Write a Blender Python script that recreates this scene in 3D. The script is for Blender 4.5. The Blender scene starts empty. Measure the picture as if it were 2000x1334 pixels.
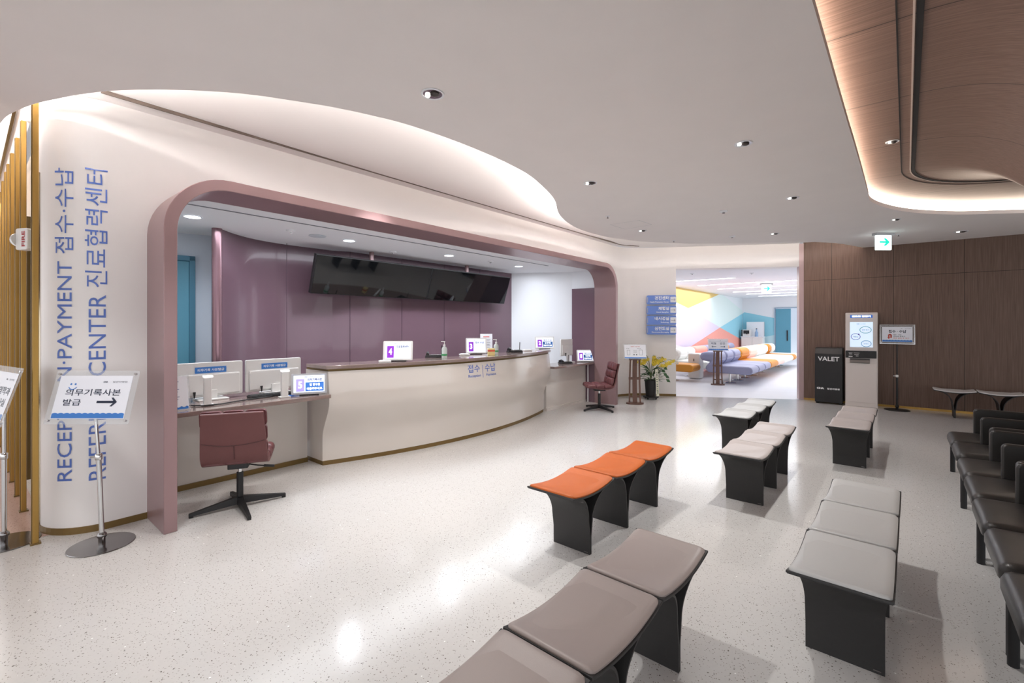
import bpy, bmesh, math, random
from math import sin, cos, pi, radians, sqrt, atan2
from mathutils import Vector, Matrix
random.seed(7)
SC = bpy.context.scene
COL = SC.collection
# ------------------------------------------------------------------ camera, world, exposure
H = 1.55                      # eye height
FPX = 900.0                   # focal length in pixels of the 2000 px frame
HY = 635.0                    # row of the horizon
cd = bpy.data.cameras.new('camera'); cam = bpy.data.objects.new('camera', cd); COL.objects.link(cam)
cam.location = (0, 0, H); cam.rotation_euler = (pi/2, 0, 0)
cd.sensor_width = 36.0; cd.lens = 36.0*FPX/2000.0; cd.shift_y = (HY-667.0)/2000.0
cd.clip_start = 0.05; cd.clip_end = 100
SC.camera = cam
SC.view_settings.view_transform = 'Standard'; SC.view_settings.look = 'None'
SC.view_settings.gamma = 1.0; SC.view_settings.use_curve_mapping = False
SC.view_settings.exposure = 0.34
w = bpy.data.worlds.new('world'); SC.world = w; w.use_nodes = True
w.node_tree.nodes['Background'].inputs[0].default_value = (0.96, 0.97, 1.0, 1)
w.node_tree.nodes['Background'].inputs[1].default_value = 1.45
def light(kind, loc, power, color=(1, .95, .9), size=.1, rot=(0, 0, 0), spot=None, blend=.5, sy=None):
    l = bpy.data.lights.new(kind.lower()+'_light', kind); l.energy = power; l.color = color
    if kind == 'AREA':
        l.size = size
        if sy: l.shape = 'RECTANGLE'; l.size_y = sy
    else: l.shadow_soft_size = size
    if kind == 'SPOT': l.spot_size = radians(spot); l.spot_blend = blend
    o = bpy.data.objects.new(l.name, l); COL.objects.link(o); o.location = loc; o.rotation_euler = rot
    return o
ZC, ZW, ZR = 3.06, 3.25, 2.655     # soffit ceiling, wall top / cove, reception ceiling

def PD(px, d): return (px-1000.0)*d/FPX
def G(px, py, z=0.0):              # point of the level z seen at a pixel
    d = (H-z)*FPX/(py-HY); return Vector((PD(px, d), d, z))
def PZ(py, d): return H-(py-HY)*d/FPX
A = Vector((.638, .770, 0)); N = Vector((.770, -.638, 0)); O = Vector((-2.571, 3.402, 0))
TH = atan2(.770, .638)
def F(s, q, z=0): return O + A*s - N*q + Vector((0, 0, z))
REC = Matrix.Translation(O) @ Matrix.Rotation(TH, 4, 'Z')
for (px, py) in ((376,423), (682,470), (877,499), (1013,520)):          # reception downlights
    p = G(px, py, ZR); light('SPOT', (p.x, p.y, ZR-.04), 45, (.86,.92,1), .09, (0,0,0), 150, .9)
light('AREA', F(3.6, 1.3, ZR-.03), 62, (.88,.93,1), 6, (0,0,TH), sy=.8)
FS = [(845,183),(1153,357),(1452,280),(1548,386),(1255,450),(1513,456)]
for i, (px, py) in enumerate(FS):
    p = G(px, py, ZC); light('SPOT', (p.x, p.y, ZC-.03), (90,95,92,95)[i] if i < 4 else 45, (1,.98,.96), .035, (0,0,0), 95, .5)
for (x, y, e) in ((-.6,.6,18), (3.4,1.8,50), (-2.2,2.4,56), (-1.2,4.6,50)):  # extra hidden spots with no fitting, added to brighten the floor
    light('SPOT', (x, y, ZC-.03), e, (1,.98,.96), .05, (0,0,0), 95, .5)
light('AREA', (-7.0, 6.4, 3.1), 60, (1,.96,.92), 3, (0,0,0), sy=1.5)

# ------------------------------------------------------------------ materials
MATS = {}
def lin(c): return tuple((v/255/12.92 if v/255 <= .04045 else ((v/255+.055)/1.055)**2.4) for v in c)
def mat(name, rgb, rough=.5, metal=0.0, spec=.5, emit=0, noise=0, nscale=8, trans=0, coat=0, bump=0, stretch=(1,1,1), alpha=1):
    if name in MATS: return MATS[name]
    m = bpy.data.materials.new(name); m.use_nodes = True; nt = m.node_tree; b = nt.nodes['Principled BSDF']
    c = lin(rgb) + (1,)
    b.inputs['Base Color'].default_value = c; b.inputs['Roughness'].default_value = rough
    b.inputs['Metallic'].default_value = metal; b.inputs['Specular IOR Level'].default_value = spec
    b.inputs['Transmission Weight'].default_value = trans; b.inputs['Coat Weight'].default_value = coat
    b.inputs['Alpha'].default_value = alpha
    if emit: b.inputs['Emission Color'].default_value = c; b.inputs['Emission Strength'].default_value = emit
    if noise or bump:
        tc = nt.nodes.new('ShaderNodeTexCoord'); mp = nt.nodes.new('ShaderNodeMapping'); nz = nt.nodes.new('ShaderNodeTexNoise')
        mp.inputs['Scale'].default_value = stretch; nz.inputs['Scale'].default_value = nscale; nz.inputs['Detail'].default_value = 5
        nt.links.new(tc.outputs['Object'], mp.inputs[0]); nt.links.new(mp.outputs[0], nz.inputs['Vector'])
        if noise:
            r = nt.nodes.new('ShaderNodeValToRGB')
            r.color_ramp.elements[0].position = .3; r.color_ramp.elements[1].position = .7
            r.color_ramp.elements[0].color = tuple(v*(1-noise) for v in c[:3])+(1,)
            r.color_ramp.elements[1].color = tuple(min(1, v*(1+noise)) for v in c[:3])+(1,)
            nt.links.new(nz.outputs['Fac'], r.inputs[0]); nt.links.new(r.outputs[0], b.inputs['Base Color'])
        if bump:
            bp = nt.nodes.new('ShaderNodeBump'); bp.inputs['Strength'].default_value = bump; bp.inputs['Distance'].default_value = .002
            nt.links.new(nz.outputs['Fac'], bp.inputs['Height']); nt.links.new(bp.outputs[0], b.inputs['Normal'])
    MATS[name] = m; return m
def terrazzo(name, base, dark, rough):
    m = bpy.data.materials.new(name); m.use_nodes = True; nt = m.node_tree; b = nt.nodes['Principled BSDF']
    tc = nt.nodes.new('ShaderNodeTexCoord')
    def chips(scale, lo, hi):
        wv = nt.nodes.new('ShaderNodeTexNoise'); wv.inputs['Scale'].default_value = scale*1.4
        ad = nt.nodes.new('ShaderNodeMixRGB'); ad.blend_type = 'ADD'; ad.inputs[0].default_value = .012
        nt.links.new(tc.outputs['Object'], wv.inputs['Vector']); nt.links.new(tc.outputs['Object'], ad.inputs[1]); nt.links.new(wv.outputs['Color'], ad.inputs[2])
        v = nt.nodes.new('ShaderNodeTexVoronoi'); v.inputs['Scale'].default_value = scale
        nt.links.new(ad.outputs[0], v.inputs['Vector'])
        r = nt.nodes.new('ShaderNodeValToRGB'); r.color_ramp.elements[0].position = lo; r.color_ramp.elements[1].position = hi
        r.color_ramp.elements[0].color = (1,1,1,1); r.color_ramp.elements[1].color = (0,0,0,1)
        nt.links.new(v.outputs['Distance'], r.inputs[0])
        s = nt.nodes.new('ShaderNodeSeparateColor'); nt.links.new(v.outputs['Color'], s.inputs[0]); return r, s
    def mix(fac, c1, c2):
        x = nt.nodes.new('ShaderNodeMixRGB'); nt.links.new(fac, x.inputs[0])
        for k, c in ((1, c1), (2, c2)):
            if isinstance(c, tuple): x.inputs[k].default_value = c
            else: nt.links.new(c, x.inputs[k])
        return x.outputs[0]
    def gate(r, s, thr):
        g = nt.nodes.new('ShaderNodeMath'); g.operation = 'GREATER_THAN'; g.inputs[1].default_value = thr
        nt.links.new(s.outputs[0], g.inputs[0]); mu = nt.nodes.new('ShaderNodeMath'); mu.operation = 'MULTIPLY'
        nt.links.new(r.outputs[0], mu.inputs[0]); nt.links.new(g.outputs[0], mu.inputs[1]); return mu.outputs[0]
    nz = nt.nodes.new('ShaderNodeTexNoise'); nz.inputs['Scale'].default_value = 45; nz.inputs['Detail'].default_value = 4
    nt.links.new(tc.outputs['Object'], nz.inputs['Vector'])
    c = mix(nz.outputs['Fac'], lin(base)+(1,), tuple(v*.93 for v in lin(base))+(1,))
    r, s = chips(95, .2, .28); c = mix(gate(r, s, .55), c, lin(dark)+(1,))
    r, s = chips(50, .14, .2); c = mix(gate(r, s, .75), c, tuple(v*.7 for v in lin(dark))+(1,))
    r, s = chips(28, .1, .13); c = mix(gate(r, s, .93), c, (1, 1, .97, 1))
    nt.links.new(c, b.inputs['Base Color']); b.inputs['Roughness'].default_value = rough; b.inputs['Specular IOR Level'].default_value = .25
    return m
def wood(name, c1, c2, rough, ang, vertical, seams=0, gx=(0,0)):
    """straight-grained veneer; grain runs vertically or along the horizontal angle ang; seams every so many metres"""
    m = bpy.data.materials.new(name); m.use_nodes = True; nt = m.node_tree; b = nt.nodes['Principled BSDF']
    tc = nt.nodes.new('ShaderNodeTexCoord'); mp = nt.nodes.new('ShaderNodeMapping'); mp.vector_type = 'POINT'
    mp.inputs['Rotation'].default_value = (0, 0, -ang)
    mp2 = nt.nodes.new('ShaderNodeMapping'); mp2.inputs['Scale'].default_value = (90, 90, 2.0) if vertical else (1.2, 110, 30)
    nt.links.new(tc.outputs['Object'], mp.inputs[0]); nt.links.new(mp.outputs[0], mp2.inputs[0])
    nz = nt.nodes.new('ShaderNodeTexNoise'); nz.inputs['Scale'].default_value = 1; nz.inputs['Detail'].default_value = 6; nz.inputs['Roughness'].default_value = .6
    nt.links.new(mp2.outputs[0], nz.inputs['Vector'])
    r = nt.nodes.new('ShaderNodeValToRGB'); r.color_ramp.elements[0].position = .32; r.color_ramp.elements[1].position = .68
    r.color_ramp.elements[0].color = lin(c1)+(1,); r.color_ramp.elements[1].color = lin(c2)+(1,)
    nt.links.new(nz.outputs['Fac'], r.inputs[0]); out = r.outputs[0]
    if seams:
        sp = nt.nodes.new('ShaderNodeSeparateXYZ'); nt.links.new(mp.outputs[0], sp.inputs[0])
        def line(sock, period, off, half):
            a = nt.nodes.new('ShaderNodeMath'); a.operation = 'ADD'; a.inputs[1].default_value = off; nt.links.new(sock, a.inputs[0])
            p = nt.nodes.new('ShaderNodeMath'); p.operation = 'PINGPONG'; p.inputs[1].default_value = period/2; nt.links.new(a.outputs[0], p.inputs[0])
            l = nt.nodes.new('ShaderNodeMath'); l.operation = 'LESS_THAN'; l.inputs[1].default_value = half; nt.links.new(p.outputs[0], l.inputs[0]); return l.outputs[0]
        x = nt.nodes.new('ShaderNodeMixRGB'); x.inputs[2].default_value = tuple(v*.25 for v in lin(c1))+(1,)
        nt.links.new(line(sp.outputs['X' if vertical else 'Y'], seams, gx[0], .004), x.inputs[0]); nt.links.new(out, x.inputs[1]); out = x.outputs[0]
        if vertical:
            y = nt.nodes.new('ShaderNodeMixRGB'); y.inputs[2].default_value = tuple(v*.25 for v in lin(c1))+(1,)
            nt.links.new(line(sp.outputs['Z'], 10, gx[1], .004), y.inputs[0]); nt.links.new(out, y.inputs[1]); out = y.outputs[0]
    nt.links.new(out, b.inputs['Base Color']); b.inputs['Roughness'].default_value = rough; b.inputs['Specular IOR Level'].default_value = .35
    return m
TANG = atan2(-.632, .775)
M_floor = terrazzo('terrazzo_cream', (208,206,203), (132,125,118), .14)
M_pinkfloor = terrazzo('terrazzo_pink', (205,176,165), (140,110,100), .2)
M_farfloor = mat('far_floor_tile', (222,222,228), .35, noise=.03, nscale=1.2, stretch=(1,5,1))
M_ceil = mat('ceiling_paint', (242,237,235), .9, noise=.01, nscale=3)
M_cove = mat('cove_plaster', (240,236,235), .85)
M_wall = mat('cream_wall_panel', (240,236,234), .42, noise=.012, nscale=2)
M_white = mat('white_paint', (238,240,244), .7)
M_mauve = mat('mauve_metal', (154,126,128), .34, metal=.3, noise=.03, nscale=3)
M_purple = mat('purple_lacquer', (110,86,97), .25, noise=.03, nscale=2, coat=.3)
M_gold = mat('brushed_brass', (172,136,72), .38, metal=.75, noise=.08, nscale=20, stretch=(1,1,.05))
M_kick = mat('bronze_kick', (122,98,55), .4, metal=.4)
M_counter = mat('counter_lacquer', (218,210,202), .14, coat=.4)
M_slab = mat('brown_solid_surface', (136,118,112), .12, coat=.3, noise=.04, nscale=60)
M_black = mat('black_powder_metal', (46,45,45), .55, noise=.05, nscale=60)
M_blackm = mat('black_matt', (26,25,27), .5)
M_rim = mat('dark_rim', (70,70,72), .35, metal=.6)
M_chrome = mat('chrome', (205,205,205), .12, metal=1)
M_chromed = mat('dull_chrome', (150,148,148), .15, metal=1)
M_teal = mat('teal_door', (92,156,180), .5)
M_tealf = mat('teal_frame', (68,124,150), .5)
M_glass = mat('clear_acrylic', (225,230,235), .05, alpha=.22)
M_paper = mat('paper_white', (240,241,246), .45)
M_ink = mat('ink_dark', (38,44,58), .5)
M_blue = mat('sign_blue', (100,132,205), .4)
M_blueprint = mat('print_blue', (50,120,200), .4)
M_letter = mat('letter_blue', (88,116,192), .4)
M_red = mat('print_red', (200,70,50), .5)
M_wlet = mat('white_lettering', (250,250,250), .5)
M_wwood = wood('walnut_wall_veneer', (92,71,60), (120,96,83), .42, TANG, True, .96, (-.084, 7.53))
M_cwood = wood('ceiling_veneer', (110,87,76), (144,118,106), .42, TANG, False, 1.13, (.13, 0))
M_lwood = mat('brown_stand_wood', (98,68,56), .4, noise=.12, nscale=14, stretch=(8,8,.6))

# ------------------------------------------------------------------ geometry
class Geo:
    def __init__(s): s.v = []; s.f = []; s.m = []
    def add(s, vs, fs, mi=0, M=None):
        b = len(s.v)
        for v in vs:
            v = Vector(v); s.v.append(M @ v if M else v)
        for f in fs: s.f.append(tuple(b+i for i in f)); s.m.append(mi)
        return s
    def box(s, c, d, mi=0, M=None, rz=0, taper=1.0):
        x, y, z = d[0]/2, d[1]/2, d[2]/2
        vs = [(-x,-y,-z),(x,-y,-z),(x,y,-z),(-x,y,-z),(-x*taper,-y*taper,z),(x*taper,-y*taper,z),(x*taper,y*taper,z),(-x*taper,y*taper,z)]
        T = Matrix.Translation(c) @ Matrix.Rotation(rz, 4, 'Z')
        return s.add([T @ Vector(v) for v in vs], [(0,3,2,1),(4,5,6,7),(0,1,5,4),(1,2,6,5),(2,3,7,6),(3,0,4,7)], mi, M)
    def prism(s, poly, lo, hi, axis='z', mi=0, M=None):
        n = len(poly)
        def m3(p, t): return {'z': (p[0], p[1], t), 'y': (p[0], t, p[1]), 'x': (t, p[0], p[1])}[axis]
        vs = [m3(p, lo) for p in poly] + [m3(p, hi) for p in poly]
        fs = [tuple(range(n)), tuple(range(2*n-1, n-1, -1))] + [(i, (i+1) % n, n+(i+1) % n, n+i) for i in range(n)]
        return s.add(vs, fs, mi, M)
    def lathe(s, prof, seg=24, c=(0,0,0), mi=0, M=None):
        vs = []; fs = []; n = len(prof)
        for k in range(seg):
            a = 2*pi*k/seg
            vs += [(c[0]+r*cos(a), c[1]+r*sin(a), c[2]+z) for r, z in prof]
        for k in range(seg):
            k2 = (k+1) % seg
            for i in range(n-1): fs.append((k*n+i, k2*n+i, k2*n+i+1, k*n+i+1))
        fs.append(tuple(k*n for k in range(seg))[::-1]); fs.append(tuple(k*n+n-1 for k in range(seg)))
        return s.add(vs, fs, mi, M)
    def tube(s, pts, r, seg=10, mi=0, M=None, radii=None):
        pts = [Vector(p) for p in pts]; vs = []; fs = []; up = None
        for i, p in enumerate(pts):
            t = (pts[min(i+1, len(pts)-1)]-pts[max(i-1, 0)]).normalized()
            if up is None: up = Vector((0,0,1)) if abs(t.z) < .9 else Vector((1,0,0))
            x = t.cross(up).normalized(); y = x.cross(t).normalized(); up = y
            rr = radii[i] if radii else r
            vs += [p + (x*cos(2*pi*k/seg)+y*sin(2*pi*k/seg))*rr for k in range(seg)]
        for i in range(len(pts)-1):
            for k in range(seg): fs.append((i*seg+k, i*seg+(k+1) % seg, (i+1)*seg+(k+1) % seg, (i+1)*seg+k))
        fs.append(tuple(range(seg))[::-1]); fs.append(tuple(range((len(pts)-1)*seg, len(pts)*seg)))
        return s.add(vs, fs, mi, M)
    def ribbon(s, path, hw, th, yc=0, mi=0, M=None):
        """sheet of thickness th swept along an x-z path, hw = half width in y per point"""
        n = len(path); vs = []; fs = []
        for i, (x, z) in enumerate(path):
            a = path[max(i-1, 0)]; b = path[min(i+1, n-1)]
            t = Vector((b[0]-a[0], 0, b[1]-a[1])).normalized(); nn = Vector((-t.z, 0, t.x))*th/2
            p = Vector((x, yc, z)); h = hw[i] if isinstance(hw, list) else hw; y = Vector((0, h, 0))
            vs += [p-y-nn, p+y-nn, p+y+nn, p-y+nn]
        for i in range(n-1):
            for k in range(4): fs.append((4*i+k, 4*i+(k+1) % 4, 4*i+4+(k+1) % 4, 4*i+4+k))
        fs.append((3,2,1,0)); fs.append((4*n-4, 4*n-3, 4*n-2, 4*n-1))
        return s.add(vs, fs, mi, M)
    def pad(s, c, L, W, th, r, sag=None, crown=0, edge=.02, nx=16, ny=12, mi=0, M=None, skirt=None):
        """cushion: rounded rectangle L x W, soft edge, z = sag(x) + thickness"""
        vs = []; fs = []; hx, hy = L/2, W/2
        def cl(t, n, h):
            a = -1+2*t/n
            return h*math.copysign(1-(1-abs(a))**1.5, a)
        for i in range(nx+1):
            for j in range(ny+1):
                x, y = cl(i, nx, hx), cl(j, ny, hy); ix, iy = hx-r, hy-r
                e = min(hx-abs(x), hy-abs(y))
                if abs(x) > ix and abs(y) > iy:
                    ax, ay = abs(x)-ix, abs(y)-iy; mm = max(ax, ay); l = sqrt(ax*ax+ay*ay)
                    if l > 1e-9: ax, ay = ax*mm/l, ay*mm/l
                    x, y = math.copysign(ix+ax, x), math.copysign(iy+ay, y); e = r-mm
                k = min(1, e/edge); z = th*(.45+.55*sqrt(max(0, 1-(1-k)**2)))
                z += crown*(1-(x/hx)**2)*(1-(y/hy)**2) + (sag(x) if sag else 0)
                vs.append((c[0]+x, c[1]+y, c[2]+z))
        q = lambda i, j: i*(ny+1)+j
        for i in range(nx):
            for j in range(ny): fs.append((q(i,j), q(i+1,j), q(i+1,j+1), q(i,j+1)))
        loop = [q(i,0) for i in range(nx)] + [q(nx,j) for j in range(ny)] + [q(i,ny) for i in range(nx,0,-1)] + [q(0,j) for j in range(ny,0,-1)]
        b = len(vs)
        for v in loop:
            p = vs[v]; vs.append((p[0], p[1], c[2] + ((sag(p[0]-c[0]) if sag else 0)) - (skirt or 0)))
        n = len(loop)
        for i in range(n): fs.append((loop[(i+1) % n], loop[i], b+i, b+(i+1) % n))
        fs.append(tuple(range(b, b+n))[::-1])
        return s.add(vs, fs, mi, M)
def link(name, me, mats, parent=None, mw=None):
    o = bpy.data.objects.new(name, me); COL.objects.link(o)
    for m in (mats if isinstance(mats, (list, tuple)) else [mats]): me.materials.append(m)
    if parent: o.parent = parent
    if mw is not None: o.matrix_basis = mw
    return o
def obj(name, g, mats, parent=None, mw=None, smooth=0, bevel=0, fix=True):
    me = bpy.data.meshes.new(name); me.from_pydata([tuple(v) for v in g.v], [], g.f)
    for p, mi in zip(me.polygons, g.m): p.material_index = mi
    if fix:
        bm = bmesh.new(); bm.from_mesh(me); bmesh.ops.recalc_face_normals(bm, faces=bm.faces); bm.to_mesh(me); bm.free()
    o = link(name, me, mats, parent, mw)
    if smooth:
        for p in me.polygons: p.use_smooth = True
        me.set_sharp_from_angle(angle=radians(smooth))
    if bevel:
        b = o.modifiers.new('bevel', 'BEVEL'); b.width = bevel; b.segments = 2; b.limit_method = 'ANGLE'; b.angle_limit = radians(40)
    return o
def thing(name, label, cat, loc=(0,0,0), rz=0, group=None):
    o = bpy.data.objects.new(name, None); COL.objects.link(o); o.empty_display_size = .1
    o.location = loc; o.rotation_euler = (0, 0, rz); o['label'] = label; o['category'] = cat
    if group: o['group'] = group
    return o
def tag(o, label, cat, group=None):
    o['label'] = label; o['category'] = cat
    if group: o['group'] = group
    return o
def struct(name, g, m, mw=None, smooth=0, bevel=0, parent=None):
    o = obj(name, g, m, parent, mw, smooth, bevel)
    if not parent: o['kind'] = 'structure'
    return o
def dup(root, loc, rz, label=None, group=None):
    r = root.copy(); COL.objects.link(r); r.location = loc; r.rotation_euler = (0, 0, rz)
    if label: r['label'] = label
    if group: r['group'] = group
    for ch in list(root.children):
        c = ch.copy(); COL.objects.link(c); c.parent = r
        for gch in list(ch.children):
            d = gch.copy(); COL.objects.link(d); d.parent = c
    return r
_tc = {}
def glyphs(txt, bold=0.0):
    k = (txt, bold)
    if k in _tc: return _tc[k]
    c = bpy.data.curves.new('t', 'FONT'); c.body = txt; c.resolution_u = 3; c.offset = bold
    o = bpy.data.objects.new('t', c); COL.objects.link(o); bpy.context.view_layer.update()
    me = o.evaluated_get(bpy.context.evaluated_depsgraph_get()).to_mesh()
    vs = [(v.co.x, v.co.y) for v in me.vertices]; fs = [tuple(p.vertices) for p in me.polygons]
    o.evaluated_get(bpy.context.evaluated_depsgraph_get()).to_mesh_clear()
    bpy.data.objects.remove(o); bpy.data.curves.remove(c)
    x0 = min(v[0] for v in vs); x1 = max(v[0] for v in vs); y0 = min(v[1] for v in vs); y1 = max(v[1] for v in vs)
    _tc[k] = ([((v[0]-x0)/(x1-x0), (v[1]-y0)/(y1-y0)) for v in vs], fs, (x1-x0)/(y1-y0)); return _tc[k]
def text(g, txt, x, z, w, h, y=0, mi=0, M=None, bold=0.0, fn=None, align='l'):
    """lettering in an x-z plane facing -y; box x..x+w, z..z+h (w=None keeps the proportion)"""
    vs, fs, asp = glyphs(txt, bold)
    if w is None: w = h*asp
    if align == 'c': x -= w/2
    if align == 'r': x -= w
    pts = [(x+v[0]*w, y, z+v[1]*h) for v in vs]
    if fn: pts = [fn(p) for p in pts]
    return g.add(pts, fs, mi, M)
def rrect(x0, z0, x1, z1, r, n=5):
    out = []
    for (cx, cz, a0) in ((x1-r, z0+r, -pi/2), (x1-r, z1-r, 0), (x0+r, z1-r, pi/2), (x0+r, z0+r, pi)):
        for k in range(n+1):
            a = a0+pi/2*k/n; out.append((cx+r*cos(a), cz+r*sin(a)))
    return out
def arrow(g, x, z, L, t, y=0, mi=0, M=None, d=1, hd=2.2):
    """shaft + chevron head pointing to +x (d=1) or -x"""
    sh = [(x, z-t/2), (x+d*(L-t), z-t/2), (x+d*(L-t), z+t/2), (x, z+t/2)]
    g.add([(p[0], y, p[1]) for p in sh], [(0,1,2,3) if d > 0 else (3,2,1,0)], mi, M)
    a = hd*t
    hdp = [(x+d*L, z), (x+d*(L-a), z+a), (x+d*(L-a-t*.9), z+a-t*.1), (x+d*(L-t*1.3), z), (x+d*(L-a-t*.9), z-a+t*.1), (x+d*(L-a), z-a)]
    g.add([(p[0], y, p[1]) for p in hdp], [(0,1,2,3), (0,3,4,5)], mi, M); return g
def flat(g, poly, y=0, mi=0, M=None): return g.add([(p[0], y, p[1]) for p in poly], [tuple(range(len(poly)))], mi, M)

# ------------------------------------------------------------------ setting: floors
g = Geo(); g.add([(-12,-6,0),(14,-6,0),(14,24,0),(-12,24,0)], [(0,1,2,3)]); struct('floor', g, M_floor)
C1 = Vector((3.57,10.03,0)); C2 = Vector((6.05,9.55,0))
g = Geo(); g.add([C1+Vector((0,0,.002)), C2+Vector((0,0,.002)), (13.5,9,.002), (13.5,23.5,.002), (2.2,23.5,.002), (2.2,10.6,.002)], [(0,1,2,3,4,5)]); struct('floor_far', g, M_farfloor)
p0 = Vector((-3.38,3.44,.002))
g = Geo(); g.add([p0, p0-A*4.5, (-11,-1,.002), (-11,9.6,.002), (-3.9,3.8,.002)], [(0,1,2,3,4)]); struct('floor_hall', g, M_pinkfloor)

# ------------------------------------------------------------------ soffit ceiling with two curved openings
lip_px = [(0,242),(12,227),(30,217.5),(62,204),(100,195),(162,183),(225,176),(325,174.5),(425,178.7),(500,185.5),(594,200),(650,209),(730,226),(790,241),(850,261),(900,279),(951,300),(992.5,319),(1034,341),(1061,365),(1078,382.5),(1086,396),(1088,410),(1094,422),(1111,437.5),(1138,451),(1185,463.6),(1240,471),(1295,474.6),(1350,476),(1420,476.5),(1490,474.5),(1563,471.5),(1634,474.5),(1660,479)]
lip = [G(x, y, ZC) for x, y in lip_px]
def smooth_line(pts, n=2):
    for _ in range(n):
        out = [pts[0]]
        for a, b in zip(pts, pts[1:]): out += [a*.75+b*.25, a*.25+b*.75]
        pts = out+[pts[-1]]
    return pts
def resample(pts, n):
    L = [0]
    for a, b in zip(pts, pts[1:]): L.append(L[-1]+(b-a).length)
    out = []; j = 0
    for i in range(n+1):
        t = L[-1]*i/n
        while j < len(pts)-2 and L[j+1] < t: j += 1
        out.append(pts[j].lerp(pts[j+1], (t-L[j])/max(1e-9, L[j+1]-L[j])))
    return out
lip = smooth_line(lip, 2)
WD = Vector((.775,-.632,0))
W0 = Vector((6.07,9.60,0))                         # left end of the walnut wall
lipw = Vector((6.84,8.98,ZC))
lip_all = [Vector((-9.5,7.4,ZC)), Vector((-4.5,3.95,ZC))] + lip + [lipw]
outer = lip_all + [(W0+WD*8.5)+Vector((0,0,ZC)), Vector((13,-6,ZC)), Vector((-12,-6,ZC)), Vector((-12,7.4,ZC))]
slot_px = [(1586,0),(1649,219),(1674,300),(1695,376),(1697,389),(1703,395),(1715,401),(1735,407),(1758,412),(1790,416),(1824,418),(1860,419),(1890,419),(1945,417.5),(2000,416)]
slot = [G(x, y, ZC) for x, y in slot_px]
s0 = slot[0]; slot = [s0-A*2.6+Vector((.0,0,0))] + slot
slot = slot + [Vector((8.3,5.6,ZC)), Vector((8.9,4.6,ZC)), Vector((8.6,3.2,ZC)), slot[0]+N*3.4+Vector((1.2,1.2,0)), slot[0]+N*3.0]
slot_s = [slot[0]] + smooth_line(slot[1:16], 1) + slot[16:]
def plate(name, loop, holes, z, th, m):
    bm = bmesh.new(); es = []
    for lp in [loop]+holes:
        vs = [bm.verts.new((p.x, p.y, z)) for p in lp]
        for i in range(len(vs)): es.append(bm.edges.new((vs[i], vs[(i+1) % len(vs)])))
    bmesh.ops.triangle_fill(bm, use_beauty=True, use_dissolve=False, edges=es)
    me = bpy.data.meshes.new(name); 
    r = bmesh.ops.extrude_face_region(bm, geom=list(bm.faces));
    for e in r['geom']:
        if isinstance(e, bmesh.types.BMVert): e.co.z += th
    bmesh.ops.recalc_face_normals(bm, faces=bm.faces); bm.to_mesh(me); bm.free()
    o = link(name, me, m); o['kind'] = 'structure'; return o
plate('ceiling', outer, [slot_s], ZC, .05, M_ceil)

# reception wall path (plan), from the hall side round the nose to the opening of the far room
wp = []
for q in (1.35, 1.1): wp.append(F(-.575, q))
for k in range(0, 13):
    a = pi/2*k/12; wp.append(F(-.225-.35*cos(a), .815-.35*sin(a)))
wp.append(F(0, .465)); NOSE_N = len(wp)
wr = [F(7.27, .465), F(7.9, .465), F(8.15,.45), Vector((2.42,10.06,0)), Vector((2.62,10.15,0)), Vector((2.9,10.16,0)), Vector((3.3,10.09,0)), Vector((3.57,10.03,0))]
wr = [wr[0]] + smooth_line(wr[1:], 1)
def wallstrip(g, pts, z0, z1, mi=0):
    vs = []; n = len(pts)
    for i, p in enumerate(pts):
        b = z0(i) if callable(z0) else z0
        vs += [(p.x, p.y, b), (p.x, p.y, z1)]
    return g.add(vs, [(2*i, 2*i+2, 2*i+3, 2*i+1) for i in range(n-1)], mi)
def offs(pts, d):
    out = []
    for i, p in enumerate(pts):
        t = (pts[min(i+1, len(pts)-1)]-pts[max(i-1, 0)]); t = Vector((t.x, t.y, 0)).normalized(); out.append(p+Vector((-t.y, t.x, 0))*d)
    return out
ZP, RP, WP = 2.72, .45, .085       # portal height, corner radius, band width
SP = 7.27
def zout(s):
    if s < RP: return ZP-RP+sqrt(max(0, RP*RP-(RP-s)**2))
    if s > SP-RP: return ZP-RP+sqrt(max(0, RP*RP-(s-SP+RP)**2))
    return ZP
ss = [0]+[RP*(1-cos(pi/2*k/10)) for k in range(1, 11)]+[RP+(SP-2*RP)*k/12 for k in range(1, 13)]+[SP-RP+RP*sin(pi/2*k/10) for k in range(1, 11)]
top = [F(s, .465) for s in ss]
g = Geo(); path1 = wp + [top[0]]
wallstrip(g, wp, 0, ZW)
wallstrip(g, top, lambda i: zout(ss[i])-.03, ZW)
wallstrip(g, wr, 0, ZW)
for pts, zf in ((wp, 0), (wr, 0)): wallstrip(g, offs(pts, .1), zf, ZW)
e = wr[-1]; e2 = offs(wr, .1)[-1]; g.add([(e.x,e.y,0),(e2.x,e2.y,0),(e2.x,e2.y,ZW),(e.x,e.y,ZW)], [(0,1,2,3)])
WALL = struct('wall_reception', g, M_wall, smooth=35)
g = Geo()
for pts in (wp, wr):
    o_ = offs(pts, -.006); vs = []; n = len(pts)
    for i in range(n): vs += [(pts[i].x, pts[i].y, 0), (o_[i].x, o_[i].y, 0), (o_[i].x, o_[i].y, .05), (pts[i].x, pts[i].y, .05)]
    g.add(vs, [(4*i+k, 4*i+(k+1) % 4, 4*i+4+(k+1) % 4, 4*i+4+k) for i in range(n-1) for k in range(4)])
struct('baseboard_reception', g, M_kick)

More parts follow.
